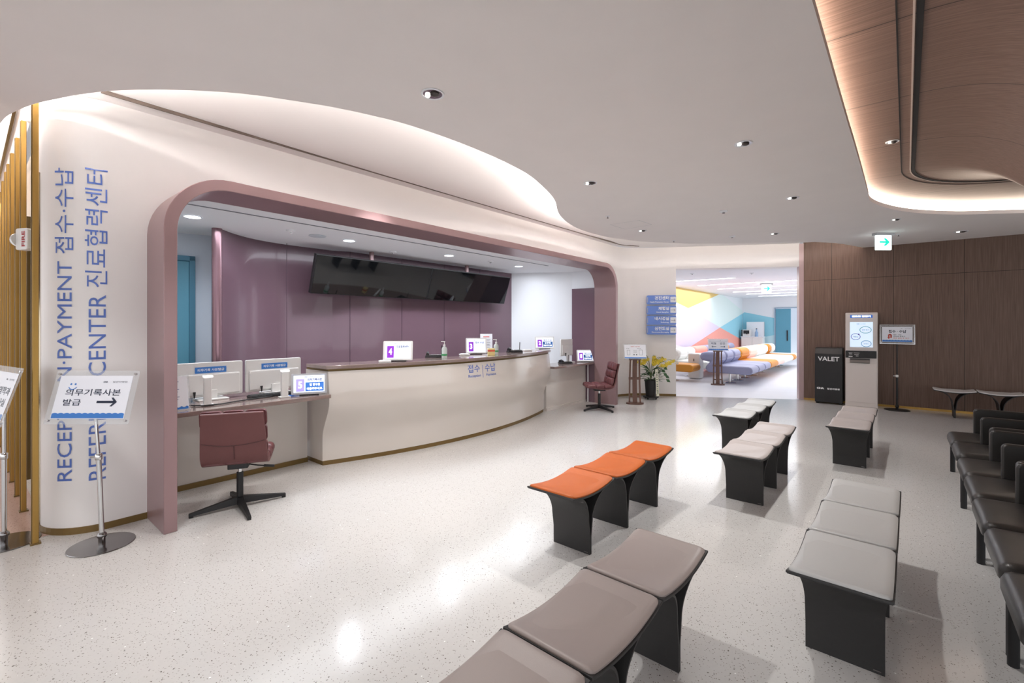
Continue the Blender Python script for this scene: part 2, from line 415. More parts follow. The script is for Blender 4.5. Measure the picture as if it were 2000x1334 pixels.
# cove above the walls: from the wall top up and over the hidden lip light
wt = [F(-.575,1.35)-A*0+N*0] 
hall_dir = -N
A_line = [F(-.60,8.2), F(-.58,1.3)] + [F(-.225-.35*cos(pi/2*k/6), .815-.35*sin(pi/2*k/6)) for k in range(7)] + [F(s,.465) for s in (0,1,2,3,4,5,6,7,7.9)] + [Vector(v) for v in ((2.62,10.13,0),(3.57,10.03,0),(4.8,9.78,0),(5.96,9.5,0))] + [W0+WD*.35, W0+WD*1.2]
B_line = [Vector((-9.5,6.9,0)), Vector((-4.3,3.3,0))] + [p+Vector((0,0,-ZC)) for p in offs(lip, -.38)] + [lipw+Vector((-.3,-.45,-ZC))]
ctrlA = resample(A_line, 90)
# match each wall point with the nearest-order lip point by normalised position measured separately left / right of the nose
def split_match(Al, Bl, pairs, per):
    out = []
    for (a0, a1, b0, b1) in pairs:
        sa = resample(Al[a0:a1+1], per); sb = resample(Bl[b0:b1+1], per)
        out += list(zip(sa, sb))[0 if not out else 1:]
    return out
nb = len(B_line)
prs = split_match(A_line, B_line, [(0,8,0,2+int(len(lip)*.16)), (8,16,2+int(len(lip)*.16),2+int(len(lip)*.62)), (16,19,2+int(len(lip)*.62),2+int(len(lip)*.86)), (19,len(A_line)-1,2+int(len(lip)*.86),nb-1)], 24)
g = Geo(); K = 14; vs = []
for a, b in prs:
    for k in range(K+1):
        t = k/K; p = a.lerp(b, t); wdt = (b-a).length; h = .42*min(1, wdt/1.6)
        vs.append((p.x, p.y, ZW + h*sin(t*pi/2)**1.6))
g.add(vs, [(i*(K+1)+k, (i+1)*(K+1)+k, (i+1)*(K+1)+k+1, i*(K+1)+k+1) for i in range(len(prs)-1) for k in range(K)])
struct('ceiling_cove', g, M_cove, smooth=60)
# shadow slit running along the cove
sl = [F(-.3,.33)] + [F(s,.335) for s in (0,1,2,3,4,5,6,7,7.6)] + [Vector((2.35,9.85,0)), Vector((2.75,9.98,0))]
sl = smooth_line(sl, 1); so = offs(sl, -.008); g = Geo(); vs = []
for a, b in zip(sl, so): vs += [(a.x,a.y,ZW+.002),(b.x,b.y,ZW+.002),(b.x,b.y,ZW+.03),(a.x,a.y,ZW+.03)]
g.add(vs, [(4*i+k, 4*i+(k+1) % 4, 4*i+4+(k+1) % 4, 4*i+4+k) for i in range(len(sl)-1) for k in range(4)])
struct('trim_2', g, mat('slit_shadow_gap', (96,84,76), .8))
# hidden light line lying on the soffit behind the lip
def ribbon_light(name, pts, z, wd, m):
    o_ = offs(pts, -wd); vs = []
    for a, b in zip(pts, o_): vs += [(a.x,a.y,z),(b.x,b.y,z)]
    g = Geo(); g.add(vs, [(2*i, 2*i+1, 2*i+3, 2*i+2) for i in range(len(pts)-1)])
    o = obj(name, g, m, fix=False); o['kind'] = 'structure'; return o
M_led = mat('led_warm', (255,249,244), .5, emit=160)
ledpts = resample([Vector((-6.5,5.2,ZC)), Vector((-4.5,3.85,ZC))]+lip, 60)
ribbon_light('trim_3', offs(ledpts, -.12), ZC+.075, .03, M_led)
# unseen slab added over the ceiling to block light leaking between the levels
g = Geo(); g.box((1,4,3.98), (28,24,.05)); struct('ceiling_light_blocker', g, M_white)

# ------------------------------------------------------------------ veneered ceiling recess with a flaring wooden form
ZV = 3.21
ax1 = Vector((5.23,4.05,0)); ax0 = ax1 - Vector((.65,.76,0))*9
def segdist(p):
    d = ax1-ax0; t = max(0, min(1, (p-ax0).dot(d)/d.dot(d))); return (p-(ax0+d*t)).length
def dip(p):
    r = 1.30-segdist(p)
    return 0 if r <= 0 else .30*r*r+.30*r**4
va = Vector((.65,.76,0)).normalized(); vn = Vector((va.y,-va.x,0)); s0 = slot[1]
g = Geo(); vs = []; NI, NJ = 150, 110
def vpt(i, j):
    u = -3.2+(6.6+3.2)*i/NI; v = -.30+6.6*j/NJ
    return s0+va*u+vn*v-Vector((0,0,ZC))
def inside_slot(p):
    n = len(slot_s); c = False
    for i in range(n):
        a, b = slot_s[i], slot_s[(i+1) % n]
        if (a.y > p.y) != (b.y > p.y) and p.x < (b.x-a.x)*(p.y-a.y)/(b.y-a.y)+a.x: c = not c
    return c
cen = Vector((4.2,2.6,0))
idx = {}
for i in range(NI+1):
    for j in range(NJ+1):
        p = vpt(i, j); idx[i, j] = len(vs); vs.append((p.x, p.y, ZV-dip(p)))
fs = []
for i in range(NI):
    for j in range(NJ):
        p = (vpt(i, j)+vpt(i+1, j+1))/2
        if any(inside_slot(p+Vector((.17*cos(a), .17*sin(a), 0))) for a in (0,.79,1.57,2.36,3.14,3.93,4.71,5.5)): fs.append((idx[i,j], idx[i+1,j], idx[i+1,j+1], idx[i,j+1]))
g.add(vs, fs); VW = struct('ceiling_veneer', g, M_cwood, smooth=60)
bmx = bmesh.new(); bmx.from_mesh(VW.data); bmesh.ops.delete(bmx, geom=[v for v in bmx.verts if not v.link_faces], context='VERTS'); bmx.to_mesh(VW.data); bmx.free()
# two dark grooves that trace the wooden form
def groove(name, R, wd, cut, m, dz):
    c = []; d0 = Vector((-vn.x, -vn.y, 0))
    for k in range(24): c.append(ax1 - va*(6.0*(1-k/23)) - vn*R)
    for k in range(1, 30):
        a = pi*cut*k/29; c.append(ax1 - vn*R*cos(a) + va*R*sin(a))
    o_ = offs(c, -wd); g = Geo(); vs = []
    for a, b in zip(c, o_): vs += [(a.x,a.y,ZV-dip(a)-dz),(b.x,b.y,ZV-dip(b)-dz),(b.x,b.y,ZV-dip(b)+.03),(a.x,a.y,ZV-dip(a)+.03)]
    g.add(vs, [(4*i+k, 4*i+(k+1) % 4, 4*i+4+(k+1) % 4, 4*i+4+k) for i in range(len(c)-1) for k in range(4)])
    return struct(name, g, m)
M_slot = mat('slot_black', (22,21,22), .6)
groove('trim_4', 1.30, .030, .82, M_slot, .004)
groove('trim_5', 1.385, .008, .50, M_slot, .003)
groove('trim_6', 1.315, .010, .80, mat('slot_edge', (205,190,180), .5), .006)
# lit fascia round the recess
lipf = slot_s[1:-3]
g = Geo(); vs = []
oo = offs(lipf, .07); o2 = offs(lipf, .10)
for a, b in zip(oo, o2): vs += [(a.x,a.y,ZC+.05),(b.x,b.y,ZC+.05),(b.x,b.y,ZV+.1),(a.x,a.y,ZV+.1)]
g.add(vs, [(4*i+k, 4*i+(k+1) % 4, 4*i+4+(k+1) % 4, 4*i+4+k) for i in range(len(oo)-1) for k in range(4)])
struct('trim_7', g, mat('lit_fascia', (255,238,220), .5, emit=9))

# ------------------------------------------------------------------ walnut wall, beam, opening
g = Geo()
e = W0+WD*9.5; back = Vector((.63,.775,0))*.15
g.prism([(W0.x,W0.y),(e.x,e.y),(e.x+back.x,e.y+back.y),(W0.x+back.x+.0,W0.y+back.y)], 0, ZW+.25)
struct('wall_walnut', g, M_wwood, bevel=.004)
g = Geo(); a0 = W0-WD*.02-Vector((.0,.02,0)); g.prism([(W0.x-.075,W0.y+.02),(W0.x,W0.y-.012),(W0.x+.1,W0.y+.15),(W0.x-.03,W0.y+.17)], 0, ZW)
struct('trim_9', g, mat('pale_mauve_edge', (196,170,170), .3))
g = Geo(); f1 = W0-Vector((.638,.77,0))*.008
g.prism([(f1.x,f1.y),(f1.x+WD.x*9,f1.y+WD.y*9),(W0.x+WD.x*9,W0.y+WD.y*9),(W0.x,W0.y)], 0, .04)
struct('baseboard_walnut', g, M_gold)
g = Geo(); b1 = C1+Vector((0,0,0)); b2 = Vector((W0.x-.06,W0.y+.02,0))
g.prism([(b1.x,b1.y),(b2.x,b2.y),(b2.x+.08,b2.y+.3),(b1.x+.08,b1.y+.3)], 2.775, ZW+.02)
struct('wall_lintel', g, M_wall)
# ------------------------------------------------------------------ far waiting room
ZF = 2.90
Mp = Vector((5.81,16.3,0)); Mc = Mp+A*9.25; Qe = Mc+N*4.5; Ms = Mp-A*7.0
g = Geo()
def slab(g, a, b, z0, z1, th=.1, mi=0):
    t = (b-a).normalized(); nrm = Vector((-t.y, t.x, 0))*th
    return g.prism([(a.x,a.y),(b.x,b.y),(b.x+nrm.x,b.y+nrm.y),(a.x+nrm.x,a.y+nrm.y)], z0, z1, 'z', mi)
slab(g, Ms, Mc, 0, ZF+.02); struct('wall_mural', g, M_white)
def onplane(p0, d, px, py):
    r = (px-1000)/FPX; t = (r*p0.y-p0.x)/(d.x-r*d.y); P = p0+d*t
    return P, t, PZ(py, P.y)
door_l = onplane(Mc, N, 1515.2, 600)[1]; door_r = onplane(Mc, N, 1561, 600)[1]
g = Geo(); slab(g, Mc-A*0, Mc+N*door_l, 0, ZF+.02); slab(g, Mc+N*door_l, Mc+N*(door_r+.6), 2.36, ZF+.02); slab(g, Mc+N*(door_r+.6), Qe+N*1.5, 0, ZF+.02)
struct('wall_far', g, M_white)
g = Geo(); slab(g, Mc+N*(door_l-1)-N*-.0+A*2.2, Mc+N*(door_r+3)+A*2.2, 0, ZF); struct('wall_corridor', g, mat('corridor_wall', (206,214,224), .7))
g = Geo(); g.add([(b1.x-1.5,b1.y+.28,ZF),(b2.x+.1,b2.y+.28,ZF),(14,8.6,ZF),(15,26,ZF),(1.0,26,ZF)], [(0,1,2,3,4)]); struct('ceiling_far', g, M_white)
def zz(x, y): return (1320+x/5.56, 520+y/5.56)
murM = [('yellow',[(-60,200),(0,225),(470,298),(135,455),(0,390),(-60,355)],(222,196,120)),
 ('white',[(-60,355),(0,390),(130,458),(0,515),(-60,545)],(244,246,248)),
 ('lavender',[(-60,545),(0,515),(130,458),(480,665),(135,890),(0,850),(-60,830)],(222,212,232)),
 ('mint',[(135,455),(470,298),(520,305),(724,485),(724,514),(480,665)],(222,240,238)),
 ('frost',[(520,305),(724,341),(724,485)],(232,240,244)),
 ('coral',[(480,665),(724,803),(724,1010),(135,1010),(135,890)],(242,164,150)),
 ('skyblue',[(480,665),(724,514),(724,803)],(150,212,230))]
murQ = [('skyblue',[(726,513),(745,500),(1080,565),(1080,745),(930,775),(726,804)],(150,212,230)),
 ('paleblue',[(930,775),(1080,745),(1080,1010),(726,1010),(726,804)],(200,230,238))]
mg = Geo(); mm = []
for lst, p0_, d_ in ((murM, Mp, A), (murQ, Mc, N)):
    nrm = (N if d_ is A else -A)*.004
    for nm, poly, c in lst:
        pts = []
        for (x, y) in poly:
            P, t, z = onplane(p0_+nrm, d_, *zz(x, y)); pts.append((P.x, P.y, max(.0, min(ZF-.002, z))))
        mg.add(pts, [tuple(range(len(pts)))], len(mm)); mm.append(mat('mural_'+nm, c, .6))
obj('wall_mural_paint', mg, mm)['kind'] = 'structure'
# teal sliding door of the far room
DO = Mc+N*door_l; ddoor = Matrix.Translation(DO)@Matrix.Rotation(TANG,4,'Z')
wd_ = onplane(Mc, N, 1544.5, 600)[1]-door_l
g = Geo().box((wd_/2,.0,1.17),(wd_,.06,2.34)); d1 = struct('door_1', g, M_teal, mw=ddoor, bevel=.003)
obj('door_handle', Geo().box((wd_-.14,-.05,1.05),(.05,.03,.5)), M_blackm, d1)
g = Geo().box((-.03,-.01,1.2),(.05,.1,2.4)); g.box(((door_r-door_l+.6)/2,-.01,2.38),((door_r-door_l+.66),.1,.05)); obj('door_frame', g, mat('far_door_frame', (150,170,190), .4), d1)
g = Geo().tube([(wd_+.15,1.9,.9),(wd_+1.6,1.9,.9)], .03).tube([(wd_+.15,1.9,.75),(wd_+1.6,1.9,.75)], .02)
o = obj('handrail', g, M_chrome, mw=ddoor, smooth=40); tag(o, 'double handrail on the corridor wall beyond the far teal door', 'handrail')
g = Geo().box((wd_+.42,1.95,1.63),(.3,.05,.42)); o = obj('door_sign', g, M_blue, mw=ddoor); tag(o, 'small blue room sign in the corridor beyond the far door', 'sign')
lamps = [(0,160,640,122),(245,207,845,172),(865,172,1330,147),(455,245,1330,200),(625,278,1330,247),(765,300,1250,283),(1265,282,1335,276),(900,323,1330,305)]
M_tube = mat('tube_white', (246,250,255), .5, emit=5)
words = ['nearest the lintel, over the yellow wall paint','in the second row from the lintel, above the mural','in the second row, above the far exit sign','in the third row, running behind the exit sign','in the fourth row from the lintel','in the fifth row from the lintel, above the teal door','short visible tube at the end of the fifth row','farthest from the lintel']
for (x0,y0,x1,y1), wd2 in zip(lamps, words):
    a = G(*zz(x0,y0), ZF); b = G(*zz(x1,y1), ZF); 
    if x1 > 1300: b = b + (b-a).normalized()*1.5
    L = (b-a).length; c = (a+b)/2
    t = thing('linear_ceiling_light', 'slim white recessed ceiling light '+wd2, 'light', (c.x,c.y,ZF), atan2((b-a).y,(b-a).x), 'linear lights of the far room')
    obj('housing', Geo().box((0,0,-.006),(L+.02,.11,.01)), M_white, t); obj('diffuser', Geo().box((0,0,-.014),(L,.09,.008)), M_tube, t)
light('AREA', (8.0,15.0,ZF-.06), 185, (.93,.96,1), 7, (0,0,TH), sy=5)

# ------------------------------------------------------------------ portal of the reception
def portal_ring(off, z0=0):
    s0_, s1_, zt, r = off, SP-off, ZP-off, RP-off
    pts = [(s0_, z0), (s0_, zt-r)]
    pts += [(s0_+r-r*cos(pi/2*k/12), zt-r+r*sin(pi/2*k/12)) for k in range(1, 13)]
    pts += [(s1_-r+r*sin(pi/2*k/12), zt-r+r*cos(pi/2*k/12)) for k in range(0, 13)] + [(s1_, z0)]
    return pts
po, pi_ = portal_ring(0), portal_ring(WP); g = Geo(); vs = []
for a, b in zip(po, pi_): vs += [(a[0],0,a[1]),(b[0],0,b[1]),(b[0],.47,b[1]),(a[0],.47,a[1])]
g.add(vs, [(4*i+k, 4*i+(k+1) % 4, 4*i+4+(k+1) % 4, 4*i+4+k) for i in range(len(po)-1) for k in range(4)]+[(0,1,2,3)])
struct('trim_1', g, M_mauve, mw=REC, smooth=30, bevel=.004)
# interior surfaces
g = Geo(); g.prism([(-.05,.52),(.0,.50),(.1,.472),(7.3,.472),(7.5,.6),(7.5,2.3),(6.6,2.6),(-.3,4.2),(-.45,4.2),(-.45,1.4),(-.43,.9)], ZR, ZR+.05)
struct('ceiling_reception', g, M_white, mw=REC)
cur = [Vector(v+(0,)) for v in ((-3.345,5.30),(-3.37,5.55),(-3.345,5.84),(-3.25,6.1),(-3.11,6.33),(-2.91,6.55),(-2.65,6.84))]
cur = smooth_line(cur, 2)+[F(s,2.16) for s in (2.81,3.76,4.70,5.64,6.62)]
bk = offs(cur, .07); g = Geo(); vs = []
for a, b in zip(cur, bk): vs += [(a.x,a.y,0),(b.x,b.y,0),(b.x,b.y,ZR),(a.x,a.y,ZR)]
g.add(vs, [(4*i+k, 4*i+(k+1) % 4, 4*i+4+(k+1) % 4, 4*i+4+k) for i in range(len(cur)-1) for k in range(4)])
BW = struct('wall_purple', g, M_purple, smooth=40)
obj('trim_post', Geo().lathe([(.052,0),(.052,ZR)], 24, (-3.375,5.27,0)), mat('mauve_post', (150,118,126), .22, metal=.6), None, None, 60)['kind'] = 'structure'
g = Geo()
for s in (1.87,2.81,3.76,4.70,5.64): g.box((s,2.157,ZR/2),(.006,.006,ZR))
struct('trim_10', g, mat('panel_joint', (84,60,74), .5), mw=REC)
g = Geo(); g.prism([(7.22,.475),(7.30,.475),(7.30,1.06),(6.70,2.27),(6.60,2.2),(7.22,1.02)], 0, ZR)
struct('wall_right_reception', g, M_white, mw=REC)
g = Geo(); g.prism([(7.188,.472),(7.222,.472),(7.222,1.02),(7.188,1.0)], 0, 2.3)
struct('trim_11', g, M_purple, mw=REC)
g = Geo(); a = Vector((-4.94,4.78,0)); b = Vector((-3.47,5.91,0)); slab(g, a, b, 0, ZR)
struct('wall_staff', g, mat('cool_white_paint', (214,224,236), .7))
g = Geo(); P1 = onplane(a, (b-a).normalized(), 381, 505); dd = (b-a).normalized()
MD = Matrix.Translation(P1[0])@Matrix.Rotation(atan2(dd.y,dd.x),4,'Z')
d2 = struct('door_2', Geo().box((-.55,-.01,1.16),(.98,.04,2.32)), M_teal, mw=MD, bevel=.003)
g = Geo().box((-.03,-.02,1.19),(.06,.08,2.38)).box((-.55,-.02,2.35),(1.1,.08,.06)).box((-1.07,-.02,1.19),(.06,.08,2.38)); obj('door_frame', g, M_tealf, d2, bevel=.004)
g = Geo(); g.box((3.1,.8,ZR-.002),(5.9,.022,.006)); struct('trim_12', g, mat('air_slot', (120,124,132), .6), mw=REC)

# ------------------------------------------------------------------ reception counter
def qf(s): return .70-.38*(1-((s-3.70)/2.1)**2)
def dz_(z):
    t = max(0, min(1, (z-.30)/.42)); return .145*(t*t*(3-2*t)) - .03*max(0, min(1, (z-.8)/.3))
S0, S1 = 1.60, 5.74
CT = thing('reception_counter', 'long bowed cream lacquered reception counter with brown stone top and blue lettering', 'counter', F(3.7,.6), TH)
def cl_(s, q, z): return (s-3.7, q-.6, z)
g = Geo(); ns, nz = 40, 26; vs = []
for i in range(ns+1):
    s = S0+(S1-S0)*i/ns
    for j in range(nz+1):
        z = .05+(1.045-.05)*j/nz; vs.append(cl_(s, qf(s)-dz_(z), z))
    vs.append(cl_(s, qf(s)+.38, 1.045)); vs.append(cl_(s, qf(s)+.38, .05))
m_ = nz+3
fs = [(i*m_+k, (i+1)*m_+k, (i+1)*m_+(k+1) % m_, i*m_+(k+1) % m_) for i in range(ns) for k in range(m_)]
fs += [tuple(range(m_)), tuple(range(ns*m_, ns*m_+m_))[::-1]]
g.add(vs, fs); obj('body', g, M_counter, CT, smooth=30)
def bow(z0, z1, front, back, e0=0, e1=0, r=None):
    g = Geo(); vs = []; n = 40
    for i in range(n+1):
        s = S0-e0+(S1-S0+e0+e1)*i/n; f = qf(s)-front; b = qf(s)+back
        vs += [cl_(s,f,z0), cl_(s,b,z0), cl_(s,b,z1), cl_(s,f,z1)]
    return g.add(vs, [(4*i+k, 4*i+(k+1) % 4, 4*i+4+(k+1) % 4, 4*i+4+k) for i in range(n) for k in range(4)]+[(3,2,1,0),(4*n,4*n+1,4*n+2,4*n+3)])
obj('kickboard', bow(0,.05,-.006,.37,-.006,-.006), M_kick, CT, smooth=30)
obj('neck_band', bow(1.045,1.07,.10,.38,-.01,-.01), M_kick, CT, smooth=30)
obj('countertop', bow(1.07,1.11,.145,.30,.03,.02), M_slab, CT, smooth=30, bevel=.004)
def onfront(p):                                       # x = s, z = height -> bowed front surface
    x, y, z = p; return cl_(x, qf(x)-dz_(z)-.003, z)
g = Geo()
def spx(px, py):                                      # pixel on the front -> s, z
    s = 4.5
    for _ in range(30):
        P = F(s, qf(s)-.12); s += (px-(1000+P.x*FPX/P.y))/120.0
    P = F(s, qf(s)-.12); return s, PZ(py, P.y)
for tx, x0, y0, x1, y1 in (('접수',912.5,728.7,936,713.4),('수납',945.8,726,966,710.7),('Reception',913,739.5,937.4,732.2),('Payment',947.7,735.4,966.6,729.4)):
    sa, za = spx(x0, (y0)); sb, zb = spx(x1, y1); zb = za+(y0-y1)*F(sa,0).y/FPX*1.03
    text(g, tx, sa, za, sb-sa, (zb-za), fn=onfront, bold=.006)
sa, za = spx(941,737); g.add([onfront(p) for p in ((sa,0,za),(sa+.008,0,za),(sa+.008,0,za+.17),(sa,0,za+.17))], [(0,1,2,3)])
obj('lettering', g, M_letter, CT)
def desk(name, label, s0, s1, pq, q1):
    t = thing(name, label, 'desk', F((s0+s1)/2, .8), TH); L = s1-s0
    obj('desktop', Geo().box((0,(.47+q1)/2-.8,.79),(L,q1-.47,.04)), M_slab, t, bevel=.004)
    obj('front_panel', Geo().box((0,pq+.03-.8,.41),(L-.01,.05,.72)), M_counter, t)
    obj('kickboard', Geo().box((0,pq+.025-.8,.025),(L-.01,.07,.05)), M_kick if s0 < 1 else M_counter, t)
    return t
LDK = desk('side_desk', 'low service desk with brown top between the portal and the left end of the counter', .09, 1.575, .98, 1.35)
RDK = desk('side_desk', 'low service desk with brown top at the right end of the long counter', 5.79, 7.18, .66, .98)
for x in (-.55,-.12,.30):
    g = Geo(); g.prism(rrect(x-.03,.012,x+.0,.038,.004), .172, .173, 'y'); g.prism(rrect(x+.02,.01,x+.05,.04,.008), .172, .173, 'y')
    for k in range(4): g.box((x-.07-.015*k,.1735,.025),(.005,.001,.03))
    g.box((x+.1,.1735,.03),(.03,.001,.01))
    obj('kickboard_print', g, M_ink, LDK)
obj('end_trim', Geo().box((.67,-.20,.385),(.02,.02,.77)), mat('white_edge_strip',(232,232,236),.3), RDK)

# ------------------------------------------------------------------ displays, monitors and small things on the desks
M_scr = mat('screen_white', (226,234,248), .3, emit=.55)
M_scrtext = mat('screen_ink', (60,64,130), .4); M_violet = mat('screen_violet', (140,50,195), .4, emit=.3); M_violetp = mat('screen_lilac', (172,160,226), .4, emit=.5)
M_sblue = mat('screen_blue', (60,120,205), .4, emit=.35); M_sdblue = mat('screen_dark_blue', (38,88,150), .4, emit=.25)
M_swhite = mat('screen_lettering', (250,252,255), .4, emit=1.0)
M_casing = mat('white_casing', (232,231,228), .35)
def on_counter(px, py, z):
    return G(px, py, z)
def tablet(label, pxl, pxr, pyb, pyt, z, num, l1, l2, nm, bm_, rz, casing, wscale=1.0, depth=.0):
    pl = G((pxl+pxr)/2, pyb, z); d = pl.y
    # width across the view, corrected for the rotation of the screen
    x0, x1 = pxl, pxr; u = Vector((cos(rz), sin(rz), 0))
    def px_(t): P = pl+u*t; return 1000+P.x*FPX/P.y
    W = (x1-x0)/((px_(.05)-px_(-.05))/.1); Hh = (pyb-pyt)*d/FPX
    t = thing('number_display', label, 'display', (pl.x, pl.y, z), rz, 'numbered window displays')
    T = Matrix.Translation((0, 0, .012)) @ Matrix.Rotation(-radians(14), 4, 'X')
    hh = Hh/cos(radians(14))-.01; bz = .03
    obj('casing', Geo().prism(rrect(-W/2, 0, W/2, hh, .012), -.012, .012, 'y', M=T), casing, t, bevel=.002)
    sc_ = obj('screen', Geo().box((0,-.013,hh/2),(W-2*bz*W/.45,.002,hh-1.7*bz*W/.45), M=T), M_scr, t)
    sw = W-2*bz*W/.45; sh = hh-1.7*bz*W/.45; xl = -sw/2; zb = hh/2-sh/2
    g = Geo(); flat(g, [(xl+.08*sw, zb+.06*sh),(xl+.34*sw, zb+.06*sh),(xl+.34*sw, zb+.78*sh),(xl+.08*sw, zb+.78*sh)], -.0155, M=T); obj('number_panel', g, nm, sc_)
    g = Geo(); text(g, num, xl+.145*sw, zb+.24*sh, .125*sw, .40*sh, -.017, M=T, bold=.03); obj('number', g, M_swhite, sc_)
    g = Geo(); text(g, 'CHA', xl+.34*sw, zb+.88*sh, .1*sw, .05*sh, -.0155, M=T, bold=.04); text(g, '일산차병원', xl+.47*sw, zb+.88*sh, .16*sw, .05*sh, -.0155, M=T)
    text(g, l1, xl+.44*sw, zb+.66*sh, .48*sw, .15*sh, -.0155, M=T, bold=.02); obj('lettering', g, M_scrtext, sc_)
    if l2:
        g = Geo(); flat(g, [(xl+.38*sw, zb+.06*sh),(xl+.97*sw, zb+.06*sh),(xl+.97*sw, zb+.58*sh),(xl+.38*sw, zb+.58*sh)], -.0155, M=T); obj('notice_panel', g, bm_, sc_)
        g = Geo(); text(g, '옆 창구를', xl+.51*sw, zb+.36*sh, .34*sw, .16*sh, -.017, M=T, bold=.03); text(g, '이용해주세요.', xl+.42*sw, zb+.12*sh, .52*sw, .16*sh, -.017, M=T, bold=.03); obj('notice_lettering', g, M_swhite, sc_)
    obj('stand', Geo().box((0,.07,.006),(W*.55,.16,.012)), M_blackm, t, bevel=.003)
    return t
M_grey = mat('silver_casing', (186,188,192), .3)
tablet('lit number 5 display in a silver casing on the left side desk', 569, 639, 772, 731, .81, '5', '의무기록사본', 1, M_violetp, M_sblue, radians(24), M_grey)
tablet('white number 4 display at the left half of the long counter', 748, 806, 706, 667, 1.11, '4', '진료협력센터', 0, M_violet, M_sblue, radians(8), M_casing)
tablet('white number 3 display in front of an upright notice on the counter', 910, 951, 692, 661, 1.11, '3', '접수·수납', 0, M_violet, M_sblue, radians(8), M_casing)
tablet('white number 2 display at the right end of the long counter', 1045, 1083, 682, 658, 1.11, '2', '접수·수납', 1, M_violet, M_sdblue, radians(4), M_casing)
tablet('white number 1 display on the right side desk by the purple wall', 1127, 1160, 707, 684, .81, '1', '접수·수납', 1, M_violet, M_sdblue, radians(2), M_casing)
def monitor(label, s, q, W, Hh, z0, tagged):
    t = thing('computer_monitor', label, 'monitor', F(s, q, .81), TH, 'white monitors seen from behind')
    obj('screen_shell', Geo().prism(rrect(-W/2, z0, W/2, z0+Hh, .015), .0, .03, 'y'), M_casing, t, bevel=.006)
    g = Geo(); g.box((0,-.008,z0+Hh*.36),(W*.90,.024,Hh*.62)); obj('rear_housing', g, M_casing, t, bevel=.012)
    obj('stand', Geo().box((0,-.03,z0/2+.03),(.09,.03,z0+.08)).box((0,-.01,.008),(.26,.2,.016)), M_casing, t, bevel=.004)
    obj('screen', Geo().box((0,.032,z0+Hh/2),(W-.03,.004,Hh-.03)), M_blackm, t)
    if tagged:
        lw = W*.48; zt = z0+Hh-.075; out = []
        for k in range(9): out.append((lw/2 - (.006 if k % 2 else 0), zt-.03+.0075*k))
        for k in range(9): out.append((-lw/2 + (.006 if k % 2 else 0), zt+.03-.0075*k))
        ls_ = obj('label_strip', Geo().prism(out, -.004, -.001, 'y'), M_blueprint, t)
        g = Geo(); text(g, '의무기록 사본발급', -lw*.42, zt-.014, lw*.84, .028, -.0045, bold=.02); obj('lettering', g, M_wlet, ls_)
    obj('cable_plug', Geo().prism([(-W*.28,z0+.06),(-W*.28+.022,z0+.06),(-W*.28+.014,z0+.0),(-W*.28+.008,z0+.0)], -.05, -.035, 'y'), M_blackm, t)
    return t
monitor('white monitor back with blue strip, cut by the portal edge, left of the pair', .645, 1.10, .585, .34, .03, True)
monitor('white monitor back with blue strip, right of the pair, beside the number 5 display', 1.26, 1.10, .585, .34, .03, True)
monitor('white monitor back without a strip on the right side desk', 6.78, .86, .42, .33, .13, False)
for (lb, s, q, h) in (('white upright document camera with lit head before the left monitor', .50, .72, .26), ('white upright document camera beside the number 5 display', 1.17, .66, .265)):
    t = thing('document_camera', lb, 'camera', F(s,q,.81), TH-.15, 'document cameras on the left desk')
    obj('column', Geo().box((0,0,h/2),(.062,.05,h), taper=1.0), M_casing, t, bevel=.004)
    obj('base', Geo().box((0,.0,.006),(.10,.08,.012)), M_casing, t, bevel=.003)
    obj('lamp_head', Geo().box((0,-.02,h+.008),(.075,.06,.02)), mat('camera_lamp',(250,250,250),.4,emit=.6), t, bevel=.003)
t = thing('leaflet_holder', 'clear holder with white blue-edged notice against the portal on the left desk', 'leaflet holder', F(.22,.60,.812), TH)
T = Matrix.Rotation(radians(-14), 4, 'X'); obj('holder', Geo().box((0,.004,.15),(.24,.004,.31), M=T), M_glass, t); obj('notice', Geo().box((0,0,.15),(.21,.003,.29), M=T), M_paper, t)
g = Geo()
for k in range(9): g.box((-.02,-.003,.25-.022*k),(.12-.02*(k % 3),.001,.004), M=T)
obj('lettering', g, M_scrtext, t); g = Geo(); wv = [(-.1,.01),(.1,.01)]+[(.1-.2*k/16,.03+.006*sin(k*1.9)) for k in range(17)]; flat(g, wv, -.0035, M=T); obj('wave_print', g, M_blueprint, t)
t = thing('keyboard', 'black keyboard lying behind the second monitor on the left desk', 'keyboard', F(1.12,.86,.81), TH); obj('key_bed', Geo().box((0,0,.012),(.42,.14,.02)), M_blackm, t, bevel=.003)
g = Geo()
for i in range(14):
    for j in range(4): g.box((-.19+.029*i,-.048+.032*j,.026),(.023,.025,.006))
obj('keys', g, M_black, t)
g = Geo(); g.tube([F(.36,.80,.82),F(.45,.68,.818),F(.6,.66,.818),F(.75,.72,.818),F(.95,.76,.818),F(1.1,.78,.818)], .006)
tag(obj('cable', g, M_blackm, None, None, 60), 'black cable snaking over the left side desk under the monitors', 'cable')
g = Geo(); g.tube([F(1.15,.70,.818),F(1.28,.68,.818),F(1.36,.72,.82),F(1.42,.70,.818)], .005); tag(obj('cable', g, M_sblue, None, None, 60), 'blue cable lying beside the keyboard on the left side desk', 'cable')
